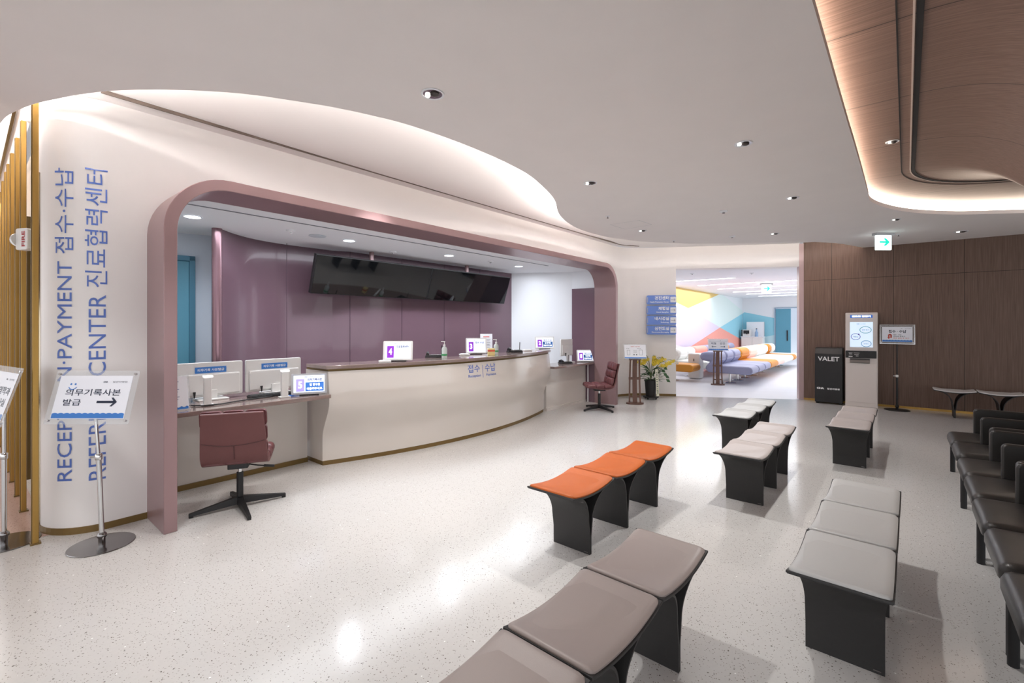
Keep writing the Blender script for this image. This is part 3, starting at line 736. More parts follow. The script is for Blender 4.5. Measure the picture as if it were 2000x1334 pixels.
for (lb, pos, rz) in (('black and silver cordless phone base left of the hand sanitiser', G(848,698,1.11), .2), ('black phone base with antenna between displays 3 and 2', G(1005,688,1.11), .25), ('black phone base behind display 1 on the right side desk', G(1104,710,.81), .4)):
    t = thing('desk_phone', lb, 'phone', (pos.x,pos.y,pos.z), rz, 'desk phones at the reception')
    obj('base', Geo().box((0,0,.02),(.25,.16,.035), taper=.88), M_blackm, t, bevel=.006)
    obj('keypad_plate', Geo().box((.02,-.01,.04),(.14,.11,.006)), M_chromed, t, bevel=.002)
    obj('handset', Geo().tube([(-.09,-.07,.045),(-.085,0,.062),(-.09,.07,.045)], .02, 8), M_blackm, t, smooth=50)
    obj('antenna', Geo().tube([(.1,.06,.03),(.105,.06,.16)], .006, 8), M_blackm, t)
for (lb, pos, gr) in (('clear pump bottle of hand sanitiser beside the cordless phone', G(868,699,1.11), 0), ('clear pump bottle with green band right of display 3', G(969,691,1.11), 1)):
    t = thing('sanitizer_bottle', lb, 'bottle', (pos.x,pos.y,pos.z), 0, 'pump bottles on the counter')
    obj('bottle', Geo().lathe([(.0,0),(.036,0),(.037,.01),(.037,.12),(.03,.14),(.014,.155),(.014,.165)], 20), mat('clear_bottle', (225,232,228), .1, alpha=.75), t, smooth=50)
    obj('pump', Geo().lathe([(.016,.16),(.016,.18),(.006,.182),(.006,.215),(.012,.215),(.012,.225)], 14).box((-.02,0,.22),(.05,.014,.01)), M_casing, t, smooth=50)
    g = Geo(); g.lathe([(.0378,.03),(.0378,.055)], 20); obj('band', g, mat('green_band', (60,150,90), .5), t)
pos = G(955,694,1.11); t = thing('candy_box', 'small yellow box with a red band between display 3 and the bottle', 'box', (pos.x+.03,pos.y+.05,1.11), .2)
obj('carton', Geo().box((0,0,.05),(.1,.07,.1)), mat('yellow_card', (226,206,140), .5), t, bevel=.003); obj('band', Geo().box((0,0,.065),(.102,.072,.025)), M_red, t)
pos = G(947,688,1.11); t = thing('notice_holder', 'upright white notice standing behind display 3 on the counter', 'notice', (pos.x+.02,pos.y+.1,1.11), .12)
T = Matrix.Rotation(radians(-10), 4, 'X'); obj('notice', Geo().box((0,0,.15),(.2,.004,.3), M=T), M_paper, t); obj('foot', Geo().box((0,.03,.005),(.2,.1,.01)), M_glass, t)
g = Geo(); g.box((0,-.003,.25),(.1,.001,.012), M=T); obj('heading', g, M_red, t); g = Geo()
for k in range(6): g.box((0,-.003,.21-.028*k),(.13-.02*(k % 2),.001,.005), M=T)
obj('lettering', g, M_ink, t)
for (lb, px, py) in (('flat white card reader behind display 4 on the counter', 748, 709), ('flat white card reader at the foot of display 3', 906, 695), ('flat white papers near display 2 on the counter', 1030, 686)):
    pos = G(px, py, 1.11); t = thing('card_reader' if 'reader' in lb else 'paper_stack', lb, 'card reader' if 'reader' in lb else 'papers', (pos.x,pos.y+.08,1.11), .3)
    obj('body', Geo().box((0,0,.012),(.14,.12,.022)), M_casing, t, bevel=.003); obj('top_plate', Geo().box((0,0,.026),(.11,.09,.004)), M_paper, t, bevel=.001)

# wall displays hung under the reception ceiling
for k, (s0_, s1_, lb) in enumerate(((2.09,4.10,'long dark display, left of the pair hung over the reception'), (4.11,6.13,'long dark display, right of the pair hung over the reception'))):
    cs = (s0_+s1_)/2; t = thing('hanging_display', lb, 'screen', F(cs,1.78,ZR), TH, 'dark displays above the reception'); L = s1_-s0_
    T = Matrix.Translation((0,0,-.155)) @ Matrix.Rotation(radians(18), 4, 'X')
    hh = .545
    obj('casing', Geo().box((0,.03,-hh/2),(L,.06,hh), M=T), M_blackm, t, bevel=.004)
    obj('screen_glass', Geo().box((0,-.002,-hh/2),(L-.02,.006,hh-.02), M=T), mat('black_glass', (9,10,12), .04, spec=.6), t)
    obj('ceiling_pole', Geo().lathe([(.035,-.3),(.035,0)], 16, (-.05,.17,0)), M_mauve, t, smooth=50)
    obj('bracket', Geo().box((-.05,.18,-.26),(.5,.05,.14)), M_blackm, t)

# ------------------------------------------------------------------ three-seat benches
BA = atan2(.7556,.655); BL, BW_ = .54, .375
def sagf(x): return -.032*(1-(2*x/BL)**2)+.0
def bench(label, m, loc, rz, group, tagplate=True):
    t = thing('three_seat_bench', label, 'bench', loc, rz, group)
    for k in range(3):
        cx = (k-1)*BL
        n = 16; path = [(cx-BL/2+.004+(BL-.008)*i/n, .452+sagf(-BL/2+BL*i/n)) for i in range(n+1)]
        hw = [BW_/2]*(n+1)
        obj('seat_shell', Geo().ribbon(path, hw, .011), M_black, t, smooth=35, bevel=.002)
        obj('seat_cushion', Geo().pad((cx,0,.459), BL-.018, BW_-.012, .016, .03, sag=sagf, edge=.014, nx=22, ny=12), m, t, smooth=50)
        for sgn in (-1, 1):
            path = []; hw = []
            for i in range(15):
                a = pi/2*i/14; x = .02+.235*sin(a)**1.0; z = .215+.222*cos(a)
                path.append((cx+sgn*(BL/2-.012-.235*sin(a)), z+.008)); f = i/14; hw.append(BW_/2-.004-.034*(f*f*(3-2*f)))
            path += [(cx+sgn*.0065, .12), (cx+sgn*.0065, .0)]; hw += [BW_/2-.038, BW_/2-.038]
            obj('leg', Geo().ribbon(path, hw, .010), M_black, t, smooth=35)
    if tagplate: obj('maker_tag', Geo().box((-BL-.0125, -BW_/2+.065, .014), (.002, .028, .006)), M_chromed, t)
    return t
M_or = mat('orange_leather', (184,88,10), .5, bump=.15, nscale=300)
M_wh = mat('light_grey_leather', (196,196,194), .42, bump=.15, nscale=300)
M_ta = mat('taupe_leather', (158,146,141), .42, bump=.15, nscale=300)
M_tg = mat('warm_grey_leather', (182,172,168), .4, bump=.15, nscale=300)
va_ = Vector((.655,.7556,0)); vv_ = Vector((.7556,-.655,0))
def bloc(nl): return Vector((nl[0], nl[1], 0)) + va_*BL*1.5 + vv_*BW_/2
bench('three-seat bench with orange cushions on black curved legs', M_or, bloc((.10,3.13)), BA, None)
bench('three-seat bench with pale grey cushions, nearest bench on the right-hand aisle', M_wh, bloc((1.219,2.055)), BA, None)
bench('three-seat bench with taupe cushions, cut by the lower edge of the picture', M_ta, bloc((-.39,1.26)), BA, None)
bench('three-seat bench with warm grey cushions directly in front of the palest bench', M_tg, bloc((1.722,3.975)), BA+.01, None)
bench('three-seat bench with whitish cushions, farthest one towards the bright waiting room', M_wh, bloc((2.44,5.62)), BA, None)
bench('three-seat bench with grey cushions in front of the ticket kiosk', M_tg, bloc((3.40,5.0)), BA, None)
fb = Vector((7.47,7.79,0)); bench('white three-seat bench standing along the walnut wall', mat('white_leather', (226,224,222), .4), fb+WD*BL, TANG, None, False)

# ------------------------------------------------------------------ black two-seat sofas
M_bl = mat('black_leather', (44,42,40), .36, bump=.2, nscale=220)
SB = atan2(.764,.645)
def sofa(label, loc):
    t = thing('two_seat_sofa', label, 'sofa', loc, SB, None)
    for k in (-1, 1):
        obj('seat', Geo().pad((k*.292,-.34,.355), .572, .68, .075, .05, crown=.022, edge=.05, nx=18, ny=18, skirt=.004), M_bl, t, smooth=60)
    for x in (-.562, 0, .562):
        g = Geo().prism(rrect(-.76, .30, -.20, .685, .035), x-.028, x+.028, 'x'); obj('armrest', g, M_bl, t, smooth=30, bevel=.012)
    g = Geo().prism([(-.60,.38),(-.66,.38),(-.76,.76),(-.70,.78)], -.53, .53, 'x'); obj('backrest', g, M_bl, t, bevel=.02)
    obj('frame', Geo().box((0,-.40,.335),(1.12,.60,.03)), M_blackm, t)
    for x in (-.55, .55):
        for y in (-.045, -.66): obj('leg', Geo().tube([(x,y,0),(x,y,.35)], .021, 12), M_blackm, t, smooth=50)
    return t
for (x, y, lb) in ((4.27,4.48,'black leather two-seat sofa, farthest of the row, beside the wall bench'),(3.436,3.51,'black leather two-seat sofa, second from the far end of the row'),(2.66,2.605,'black leather two-seat sofa, third from the far end of the row'),(1.892,1.705,'black leather two-seat sofa, nearest of the row, cut by the right edge')):
    sofa(lb, (x, y, 0))

# ------------------------------------------------------------------ swivel chairs
M_lea = mat('oxblood_leather', (96,48,50), .38, noise=.1, nscale=14, bump=.5)
M_leb = mat('oxblood_leather_back', (98,56,55), .5, noise=.05, nscale=6)
def swivel(label, loc, rz, rstar):
    t = thing('swivel_chair', label, 'chair', loc, rz, 'oxblood swivel chairs at the desks')
    g = Geo()
    for k in range(4):
        a = rstar+pi/2*k; c, s = cos(a), sin(a); R = Matrix.Rotation(a, 4, 'Z')
        g.add([(.02,-.028,.035),(.36,-.016,.012),(.36,.016,.012),(.02,.028,.035),(.02,-.022,.095),(.36,-.012,.035),(.36,.012,.035),(.02,.022,.095)], [(3,2,1,0),(4,5,6,7),(0,1,5,4),(1,2,6,5),(2,3,7,6),(3,0,4,7)], M=R)
        g.box((.345,0,.006),(.03,.028,.012), M=R)
    obj('star_base', g, M_blackm, t, bevel=.003)
    obj('column', Geo().lathe([(.026,.03),(.026,.30)], 20), M_blackm, t, smooth=50)
    obj('gas_lift', Geo().lathe([(.017,.29),(.017,.36)], 16), M_chrome, t, smooth=50)
    obj('mechanism', Geo().box((0,0,.375),(.15,.2,.05)), M_blackm, t, bevel=.006)
    obj('lever', Geo().tube([(.05,-.02,.37),(.14,-.05,.355),(.19,-.06,.35)], .006, 8).tube([(.19,-.06,.35),(.27,-.075,.343)], .011, 8), M_blackm, t, smooth=50)
    W = .475
    # bent shell: seat underside and back
    prof = [(.24,.44),(.1,.415),(-.05,.405),(-.15,.41),(-.205,.445),(-.235,.52),(-.265,.66),(-.30,.82),(-.31,.855)]
    pts = smooth_line([Vector((p[0],0,p[1])) for p in prof], 2)
    g = Geo(); hw = [W/2-.02*max(0,(p.z-.5)/.35) for p in pts]; g.ribbon([(p.x,p.z) for p in pts], hw, .022, M=Matrix.Rotation(pi/2, 4, 'Z'))
    sh_ = obj('shell', g, M_leb, t, smooth=50, bevel=.006)
    seam = Geo()
    sp = [Vector((x, 0, .62-.035*(1-(2*x/W)**2))) for x in [(-.222+.444*i/14) for i in range(15)]]
    def backy(z): return -.235-(z-.52)*.232-.0125
    seam.tube([(p.x, backy(p.z), p.z) for p in sp], .0028, 6); seam.tube([(0,backy(.58),.58),(0,backy(.47),.47)], .0024, 6)
    obj('back_seam', seam, mat('seam_dark', (66,32,34), .6), sh_)
    g = Geo()
    for i in range(3):
        for j in range(3):
            g.pad((-.158+.158*i, -.125+.155*j, .425), .162, .158, .055, .03, crown=.012, edge=.04, nx=8, ny=8)
    obj('seat_cushion', g, M_lea, t, smooth=60)
    g = Geo(); T = Matrix.Translation((0,-.185,.46)) @ Matrix.Rotation(pi/2+radians(13), 4, 'X')
    for i in range(3):
        for j in range(3):
            g.pad((-.156+.156*i, .075+.135*j, .0), .16, .14, .055, .03, crown=.012, edge=.04, nx=8, ny=8, M=Matrix.Translation((0,-.185,.46)) @ Matrix.Rotation(radians(103), 4, 'X') @ Matrix.Scale(-1, 4, (0,0,1)))
    obj('back_cushion', g, M_lea, t, smooth=60)
    return t
swivel('oxblood leather swivel chair seen from behind at the left side desk', (-2.32,3.93,0), radians(21), radians(20))
swivel('tufted oxblood swivel chair seen from the side by the right purple jamb', (1.60,8.45,0), radians(93), radians(28))

# ------------------------------------------------------------------ sign stands
M_panel = mat('sign_panel', (236,238,246), .35)
def chrome_stand(label, loc, rz, W, Hh, zc, pole_m, base_m, paper, tilt=-16, lean=0):
    t = thing('sign_stand', label, 'sign stand', loc, rz)
    obj('base', Geo().lathe([(.0,0),(.185,0),(.187,.004),(.185,.008),(.02,.012),(.02,.05),(.028,.06),(.028,.075),(.018,.09)], 48), base_m, t, smooth=40)
    obj('pole', Geo().tube([(0,0,.08),(lean*.5,0,.62)], .015, 16).tube([(lean*.5,0,.62),(lean,0,zc-Hh/2+.06)], .0105, 16), pole_m, t, smooth=40)
    obj('collar', Geo().lathe([(.019,.60),(.021,.605),(.021,.64),(.017,.645)], 16, (lean*.5,0,0)).tube([(lean*.5,0,.622),(lean*.5-.05,-.01,.622)], .008, 8), M_chrome if pole_m is not M_blackm else M_casing, t, smooth=40)
    T = Matrix.Translation((lean,-.02,zc)) @ Matrix.Rotation(radians(tilt), 4, 'X')
    obj('acrylic_panel', Geo().prism(rrect(-W/2,-Hh/2,W/2,Hh/2,.01), -.004, .0, 'y', M=T), M_glass, t)
    obj('back_plate', Geo().box((0,.008,-.02),(.16,.012,Hh*.5), M=T), M_chromed, t)
    g = Geo(); 
    for sx in (-1,1):
        for sz in (-1,1): g.tube([T@Vector((sx*(W/2-.025),-.012,sz*(Hh/2-.025))), T@Vector((sx*(W/2-.025),.004,sz*(Hh/2-.025)))], .008, 12)
    obj('corner_fixings', g, M_chrome, t, smooth=40)
    w, h = W*.87, Hh*.80
    ps_ = obj('paper_sheet', Geo().box((0,-.006,0),(w,.002,h), M=T), M_panel, t)
    paper(ps_, T, w, h); return t
def waves(w, h, n=12):
    pts = [(-w/2+.004,-h/2+.004),(w/2-.004,-h/2+.004)]
    for k in range(n*6+1):
        x = w/2-.004-(w-.008)*k/(n*6); pts.append((x, -h/2+.115*h+.02*h*abs(sin(pi*k/6))))
    return pts
def logo(g, x, z, h, T): 
    text(g, 'CHA', x, z, h*2.9, h, -.008, M=T, bold=.05)
def ticket(t, T, w, h):
    g = Geo(); text(g, '의무기록사본', -.38*w, .03*h, .76*w, .155*h, -.008, M=T, bold=.012); text(g, '발급', -.38*w, -.20*h, .245*w, .15*h, -.008, M=T, bold=.012)
    logo(g, .11*w, .335*h, .035*h, T); text(g, '일산차병원', .24*w, .333*h, .2*w, .04*h, -.008, M=T); arrow(g, .08*w, -.115*h, .28*w, .055*h, -.008, M=T, hd=1.9)
    obj('lettering', g, mat('ink_navy', (36,46,68), .5), t)
    g = Geo(); flat(g, waves(w, h), -.0075, M=T)
    for (cx, cz) in ((-.33,.30),(-.27,.30)): flat(g, [(cx*w+.007*cos(a)*1.0, cz*h+.007*sin(a)) for a in [2*pi*k/10 for k in range(10)]], -.008, M=T)
    g.tube([T@Vector((-.30*w+.03*cos(a), -.008, .275*h+.03*sin(a))) for a in [pi*1.15+pi*.7*k/8 for k in range(9)]], .0025, 6)
    obj('wave_print', g, M_blueprint, t)
chrome_stand('chrome-footed sign stand pointing right with blue waves before the curved wall', tuple(G(199,1064)), 0.0, .585, .375, 1.045, M_chrome, M_chromed, ticket, lean=-.045)
def ticket2(t, T, w, h):
    g = Geo(); text(g, '영상의학과', -.40*w, .02*h, .82*w, .17*h, -.008, M=T, bold=.012); text(g, '검사실', -.06*w, -.22*h, .44*w, .16*h, -.008, M=T, bold=.012)
    logo(g, .08*w, .335*h, .035*h, T); text(g, '일산차병원', .22*w, .333*h, .2*w, .04*h, -.008, M=T)
    obj('lettering', g, mat('ink_navy', (36,46,68), .5), t); g = Geo(); flat(g, waves(w, h), -.0075, M=T); obj('wave_print', g, M_blueprint, t)
chrome_stand('chrome sign stand cut by the left edge, in front of the brass fins', tuple(G(8,1062)), radians(-30), .56, .40, 1.06, M_chrome, M_chromed, ticket2)
def ticket3(t, T, w, h):
    g = Geo(); text(g, '접수 · 수납', -.28*w, .10*h, .58*w, .2*h, -.008, M=T, bold=.03)
    logo(g, .12*w, .37*h, .03*h, T); text(g, '일산차병원', .25*w, .37*h, .2*w, .035*h, -.008, M=T)
    text(g, '접수 · 수납', -.12*w, -.06*h, .26*w, .075*h, -.008, M=T, bold=.01); text(g, '번호표 발행기', -.12*w, -.17*h, .38*w, .075*h, -.008, M=T, bold=.01)
    obj('lettering', g, mat('ink_navy', (36,46,68), .5), t)
    g = Geo(); text(g, '번호 발권 후 대기', -.12*w, -.28*h, .5*w, .075*h, -.008, M=T, bold=.01)
    pts = [(-.20*w, -.24*h), (-.20*w, -.05*h)] ; ar = [Vector((-.235*w+.038*w*cos(a), -.009, -.08*h+.075*h*sin(a))) for a in [pi*k/10 for k in range(11)]]
    ar = [Vector((-.197*w,-.009,-.22*h))]+ar+[Vector((-.273*w,-.009,-.20*h))]
    for p, q in zip(ar, ar[1:]):
        d = (q-p).normalized(); s_ = Vector((-d.z,0,d.x))*.011; p = p-d*.003; q = q+d*.003; g.add([T@(p-s_), T@(q-s_), T@(q+s_), T@(p+s_)], [(0,1,2,3)])
    flat(g, [(-.325*w,-.19*h),(-.222*w,-.19*h),(-.273*w,-.31*h)], -.009, M=T); obj('red_print', g, M_red, t)
    g = Geo(); flat(g, waves(w, h, 10), -.0075, M=T); obj('wave_print', g, M_blueprint, t)
ST = chrome_stand('black-poled sign stand with a red turn arrow right of the kiosk', tuple(G(1752,801)), TANG, .49, .345, 1.38, M_blackm, M_blackm, ticket3, tilt=-4)
T = Matrix.Translation((0,-.02,1.38)) @ Matrix.Rotation(radians(-4), 4, 'X'); g = Geo()
for a_ in (-1,1): g.box((a_*.242,-.006,0),(.012,.02,.36), M=T).box((0,-.006,a_*.172),(.49,.02,.012), M=T)
obj('frame', g, M_chrome, ST, bevel=.002)
def wood_stand(label, px, py, w, h, rz, paper):
    p = G(px, py); t = thing('sign_stand', label, 'sign stand', tuple(p), rz)
    top = .92
    obj('base', Geo().prism([(.17*cos(a)*(1 if True else 1), .11*sin(a)) for a in [2*pi*k/28 for k in range(28)]], 0, .03), M_lwood, t, bevel=.004)
    g = Geo()
    for x0, x1, wd in ((-.105,-.085,.03),(.0,.0,.085),(.105,.085,.03)):
        pts = [(0,.03),(.035,.3),(.03,.6),(0,top)]
        for (a, b), (c, d) in zip([( .0,.03),(.025,.25),(.035,.5),(.02,.75)], [(.025,.25),(.035,.5),(.02,.75),(-.01,top)]):
            f0 = b/top; f1 = d/top; xa = x0+(x1-x0)*f0; xb = x0+(x1-x0)*f1
            g.add([(xa-wd/2,a-.01,b),(xa+wd/2,a-.01,b),(xa+wd/2,a+.01,b),(xa-wd/2,a+.01,b),(xb-wd/2,c-.01,d),(xb+wd/2,c-.01,d),(xb+wd/2,c+.01,d),(xb-wd/2,c+.01,d)], [(3,2,1,0),(4,5,6,7),(0,1,5,4),(1,2,6,5),(2,3,7,6),(3,0,4,7)])
    obj('slats', g, M_lwood, t); [obj('cross_piece', Geo().box((0,y_,z_),(.23,.014,h_)), M_lwood, t) for y_, z_, h_ in ((.032,.50,.05),(.02,.14,.03),(0,.88,.04))]
    T = Matrix.Translation((0,-.03,top+h*.36)) @ Matrix.Rotation(radians(-18), 4, 'X')
    obj('acrylic_panel', Geo().prism(rrect(-w/2,-h/2,w/2,h/2,.008), -.004, .0, 'y', M=T), M_glass, t)
    ps_ = obj('paper_sheet', Geo().box((0,-.006,0),(w*.93,.002,h*.88), M=T), M_paper, t)
    g = Geo()
    for sx in (-1,1):
        for sz in (-1,1): g.tube([T@Vector((sx*(w/2-.01),-.01,sz*(h/2-.01))), T@Vector((sx*(w/2-.01),.004,sz*(h/2-.01)))], .007, 8)
    obj('corner_fixings', g, M_chrome, t); paper(ps_, T, w*.93, h*.88); return t
def guide(t, T, w, h):
    g = Geo()
    def outline(x0, z0, x1, z1, k=.004):
        for (a, b, c, d) in ((x0,z0,x1,z0+k),(x0,z1-k,x1,z1),(x0,z0,x0+k,z1),(x1-k,z0,x1,z1)): flat(g, [(a,b),(c,b),(c,d),(a,d)], -.008, M=T)
    outline(-.38*w,-.27*h,-.24*w,.10*h); outline(.18*w,-.27*h,.34*w,.12*h); text(g, '모바일', -.42*w, .2*h, .14*w, .05*h, -.008, M=T); text(g, '키오스크', .10*w, .2*h, .18*w, .05*h, -.008, M=T, bold=.02)
    for k in range(4): flat(g, [(-.09*w,.08*h-k*.06*h),(.09*w,.08*h-k*.06*h),(.09*w,.09*h-k*.06*h),(-.09*w,.09*h-k*.06*h)], -.008, M=T)
    for sx in (-.06,.06): flat(g, [(sx*w+.012*cos(a), -.24*h+.014*sin(a)) for a in [2*pi*k/8 for k in range(8)]], -.008, M=T)
    obj('lettering', g, M_ink, t); g = Geo(); text(g, '진료비 수납 안내', -.2*w, .33*h, .42*w, .055*h, -.008, M=T, bold=.02); obj('red_print', g, M_red, t)
    g = Geo(); flat(g, [(-w/2,-h/2),(w/2,-h/2),(w/2,-.43*h),(-w/2,-.43*h)], -.0078, M=T); obj('blue_band', g, M_blueprint, t)
wood_stand('brown wooden sign stand before the cream wall, beside the yellow flowers', 1240, 789, .44, .31, radians(-6), guide)
def twoway(t, T, w, h):
    g = Geo(); text(g, '채혈', -.36*w, .02*h, .26*w, .2*h, -.008, M=T, bold=.01); text(g, '검진', .10*w, .02*h, .26*w, .2*h, -.008, M=T, bold=.01)
    arrow(g, -.10*w, -.17*h, .24*w, .045*h, -.008, M=T, d=-1, hd=1.8); arrow(g, .12*w, -.17*h, .24*w, .045*h, -.008, M=T, hd=1.8)
    flat(g, [(-.45*w,.29*h),(.45*w,.29*h),(.45*w,.30*h),(-.45*w,.30*h)], -.008, M=T); logo(g, .1*w, .36*h, .03*h, T); obj('lettering', g, mat('ink_slate', (60,84,110), .5), t)
    g = Geo(); flat(g, waves(w, h, 10), -.0078, M=T); obj('wave_print', g, M_blueprint, t)
wood_stand('brown wooden sign stand with opposite arrows in the entrance of the waiting room', 1402, 752, .50, .335, radians(-14), twoway)

# ------------------------------------------------------------------ blue direction signs on the cream wall
rows = [('건진센터','Health Promotion Center',577,594.5),('채혈실','Blood Sampling',597.5,614.5),('내시경실','Endoscopy',616.8,634.3),('심전도실','Electrocardiography',636.3,653.5)]
pos_w = ['topmost of the four','second from the top of the four','third from the top of the four','lowest of the four']
sa = Vector((PD(1261.5,10.12),10.12,0)); sb = Vector((PD(1320,9.985),9.985,0)); sdir = (sb-sa).normalized(); srz = atan2(sdir.y, sdir.x); SW = (sb-sa).length*.985
for (ko, en, y0, y1), pw in zip(rows, pos_w):
    z1 = PZ(y0, 10.05); z0 = PZ(y1, 10.05); c = (sa+sb)/2
    t = thing('direction_sign', 'blue wall sign for %s, %s' % (en.lower() if en != 'Endoscopy' else 'endoscopy', pw), 'sign', (c.x, c.y-.035, (z0+z1)/2), srz, 'blue direction signs')
    h = z1-z0; pn_ = obj('panel', Geo().prism(rrect(-SW/2, -h/2, SW/2, h/2, .03), -.02, .0, 'y'), M_blue, t, bevel=.002)
    g = Geo(); text(g, ko, .17, -.0, None, h*.42, -.0215, align='l') if False else None
    text(g, ko, .16-.075*len(ko), .0, .075*len(ko), h*.40, -.0215, bold=.03); text(g, en, .16-min(.40,.019*len(en)), -.34*h, min(.40,.019*len(en)), h*.2, -.0215, bold=.02); obj('lettering', g, M_wlet, pn_)
    ap_ = obj('arrow_plate', Geo().prism(rrect(.185, -h*.30, .185+h*.62, h*.32, .008), -.023, -.018, 'y'), M_paper, t)
    g = Geo(); arrow(g, .20, .0, h*.45, .008, -.0245, hd=3.4); obj('arrow', g, mat('grey_print', (120,126,140), .5), ap_)
    g = Geo()
    for sx in (-1, 1): g.prism([(sx*(SW/2-.02)-.006,-h*.30),(sx*(SW/2-.02)+.006,-h*.30),(sx*(SW/2-.02)+.006,h*.30),(sx*(SW/2-.02)-.006,h*.30)], -.022, -.02, 'y')
    obj('end_caps', g, M_grey, t)

# vertical lettering on the rounded wall end (bends with the wall)
wl = [0]; wpp = list(reversed(wp)) ; wpp = wp + [F(.0,.465)]
WPATH = wp; WL = [0]
for a, b in zip(WPATH, WPATH[1:]): WL.append(WL[-1]+(b-a).length)
def wall_at(l):
    for i in range(len(WL)-1):
        if l <= WL[i+1] or i == len(WL)-2:
            f = (l-WL[i])/(WL[i+1]-WL[i]); p = WPATH[i].lerp(WPATH[i+1], f); t = (WPATH[i+1]-WPATH[i]).normalized(); return p, Vector((t.y, -t.x, 0))
def wl_px(px):
    best = None
    for k in range(400):
        l = WL[2]+(WL[-1]-WL[2])*k/399; p, _ = wall_at(l); e = abs(1000+p.x*FPX/p.y-px)
        if best is None or e < best[0]: best = (e, l)
    return best[1]
for (txt, xa, xb, yt, yb, lb) in (('RECEPTION·PAYMENT 접수·수납',108,144,328,940,'tall blue vertical lettering RECEPTION PAYMENT nearest the brass fins'),('REFERRAL CENTER 진료협력센터',166,210,330,937,'tall blue vertical lettering REFERRAL CENTER on the rounded wall end')):
    la, lb_ = wl_px(xa), wl_px(xb); P, _ = wall_at((la+lb_)/2); z1, z0 = PZ(yt, P.y), PZ(yb, P.y)
    # horizontal text turned a quarter counter-clockwise: x runs up, y runs to the left
    vs, fs, asp = glyphs(txt, .0); pts = []
    for v in vs:
        l = lb_-(lb_-la)*v[1]; p, nn = wall_at(l); p = p+nn*.004; pts.append((p.x, p.y, z0+(z1-z0)*v[0]))
    g = Geo(); g.add(pts, fs); tag(obj('wall_lettering', g, M_letter), lb, 'lettering')

# ------------------------------------------------------------------ ticket kiosk, valet box
KP = Vector((PD(1682,8.72),8.72,0)); KW, KH = .49, 1.79
t = thing('ticket_kiosk', 'tall off-white ticket kiosk with a lit touch screen against the walnut wall', 'kiosk', tuple(KP), TANG)
M_kio = mat('kiosk_shell', (226,216,210), .35)
obj('body', Geo().prism([(-.0,0),(.34,0),(.34,KH-.01),(.06,KH),(.03,KH-.03),(.03,1.0),(.0,.93)], -KW/2, KW/2, 'x'), M_kio, t, bevel=.012)
hd_ = obj('header', Geo().box((0,.026,KH-.075),(.34,.012,.055)), mat('kiosk_header', (40,90,170), .3, emit=.6), t)
g = Geo(); text(g, '번호표 발행기', -.14, KH-.092, .28, .034, .0185, bold=.05); obj('header_lettering', g, mat('kiosk_header_white', (240,248,255), .3, emit=2.2), hd_)
ks_ = obj('screen', Geo().box((0,.026,1.37),(.345,.012,.475)), mat('kiosk_screen', (206,226,246), .25, emit=.55), t)
g = Geo(); ci = mat('kiosk_green', (90,170,160), .4); 
def ring(g, cx, cz, rx, rz_, th, y, mi):
    n = 28; vs = []; 
    for k in range(n): a = 2*pi*k/n; vs += [(cx+rx*cos(a), y, cz+rz_*sin(a)), (cx+(rx-th)*cos(a), y, cz+(rz_-th)*sin(a))]
    g.add(vs, [(2*k, 2*((k+1) % n), 2*((k+1) % n)+1, 2*k+1) for k in range(n)], mi)
ring(g, .065, 1.46, .09, .065, .009, .0188, 0); ring(g, -.085, 1.33, .075, .062, .009, .0188, 1); ring(g, .075, 1.20, .078, .062, .009, .0188, 2)
flat(g, [(-.04+.014*cos(a), 1.375+.014*sin(a)) for a in [2*pi*k/10 for k in range(10)]], .0186, 1)
for (tx, cx, cz, ww) in (('일반 접수',.065,1.46,.11),('채혈실',-.085,1.33,.075),('심전도',.075,1.20,.075)): text(g, tx, cx-ww/2, cz-.013, ww, .026, .0188, 3)
text(g, 'CHA', -.07, 1.565, .045, .014, .0188, 3, bold=.05); text(g, '일산차병원', -.015, 1.565, .08, .013, .0188, 3)
obj('screen_print', g, [ci, mat('kiosk_violet', (110,80,180), .4), mat('kiosk_blue', (90,150,200), .4), M_scrtext], ks_)
obj('reader_band', Geo().box((-.005,-.004,.995),(KW-.025,.05,.135)), M_blackm, t, bevel=.003)
g = Geo(); 
for k, (x, z, w_) in enumerate(((-.16,1.02,.06),(-.16,1.0,.05),(-.07,1.02,.09),(-.07,.99,.07),(-.06,.965,.04))): g.box((x,-.030,z),(w_,.002,.008))
g.box((-.16,-.03,.955),(.06,.002,.018)); obj('band_print', g, M_casing, t)
obj('paper_tray', Geo().box((-.02,-.012,.875),(.30,.03,.085)), mat('tray_recess', (60,56,54), .4), t); obj('tray_lip', Geo().box((-.02,-.03,.865),(.30,.03,.055)), mat('tray_metal', (120,110,104), .35, metal=.4), t, bevel=.004)
obj('service_door', Geo().box((0,-.004,.46),(KW-.03,.012,.74)), M_kio, t, bevel=.003); obj('plinth', Geo().box((0,.16,.02),(KW+.004,.3,.04)), M_kio, t)
VP_ = Vector((PD(1618,9.04),9.04,0))
t = thing('valet_box', 'black box lettered VALET in white standing beside the kiosk', 'box', tuple(VP_), TANG)
obj('body', Geo().prism([(0,.03),(.30,.03),(.30,1.10),(.10,1.10),(.0,.985)], -.225, .225, 'x'), M_blackm, t, bevel=.01)
obj('slot_lid', Geo().add([(-.14,.028,1.012),(.14,.028,1.012),(.14,.075,1.066),(-.14,.075,1.066)], [(0,1,2,3)]).add([(-.14,.038,1.004),(.14,.038,1.004),(.14,.085,1.058),(-.14,.085,1.058)], [(3,2,1,0)]), mat('slot_dark', (60,60,62), .3), t)
g = Geo(); text(g, 'VALET', -.175, .845, .35, .085, -.003, bold=.015); text(g, 'CHA', -.19, .285, .12, .038, -.003, bold=.06); text(g, '일산차병원', -.02, .285, .2, .034, -.003, bold=.03); obj('lettering', g, M_wlet, t)
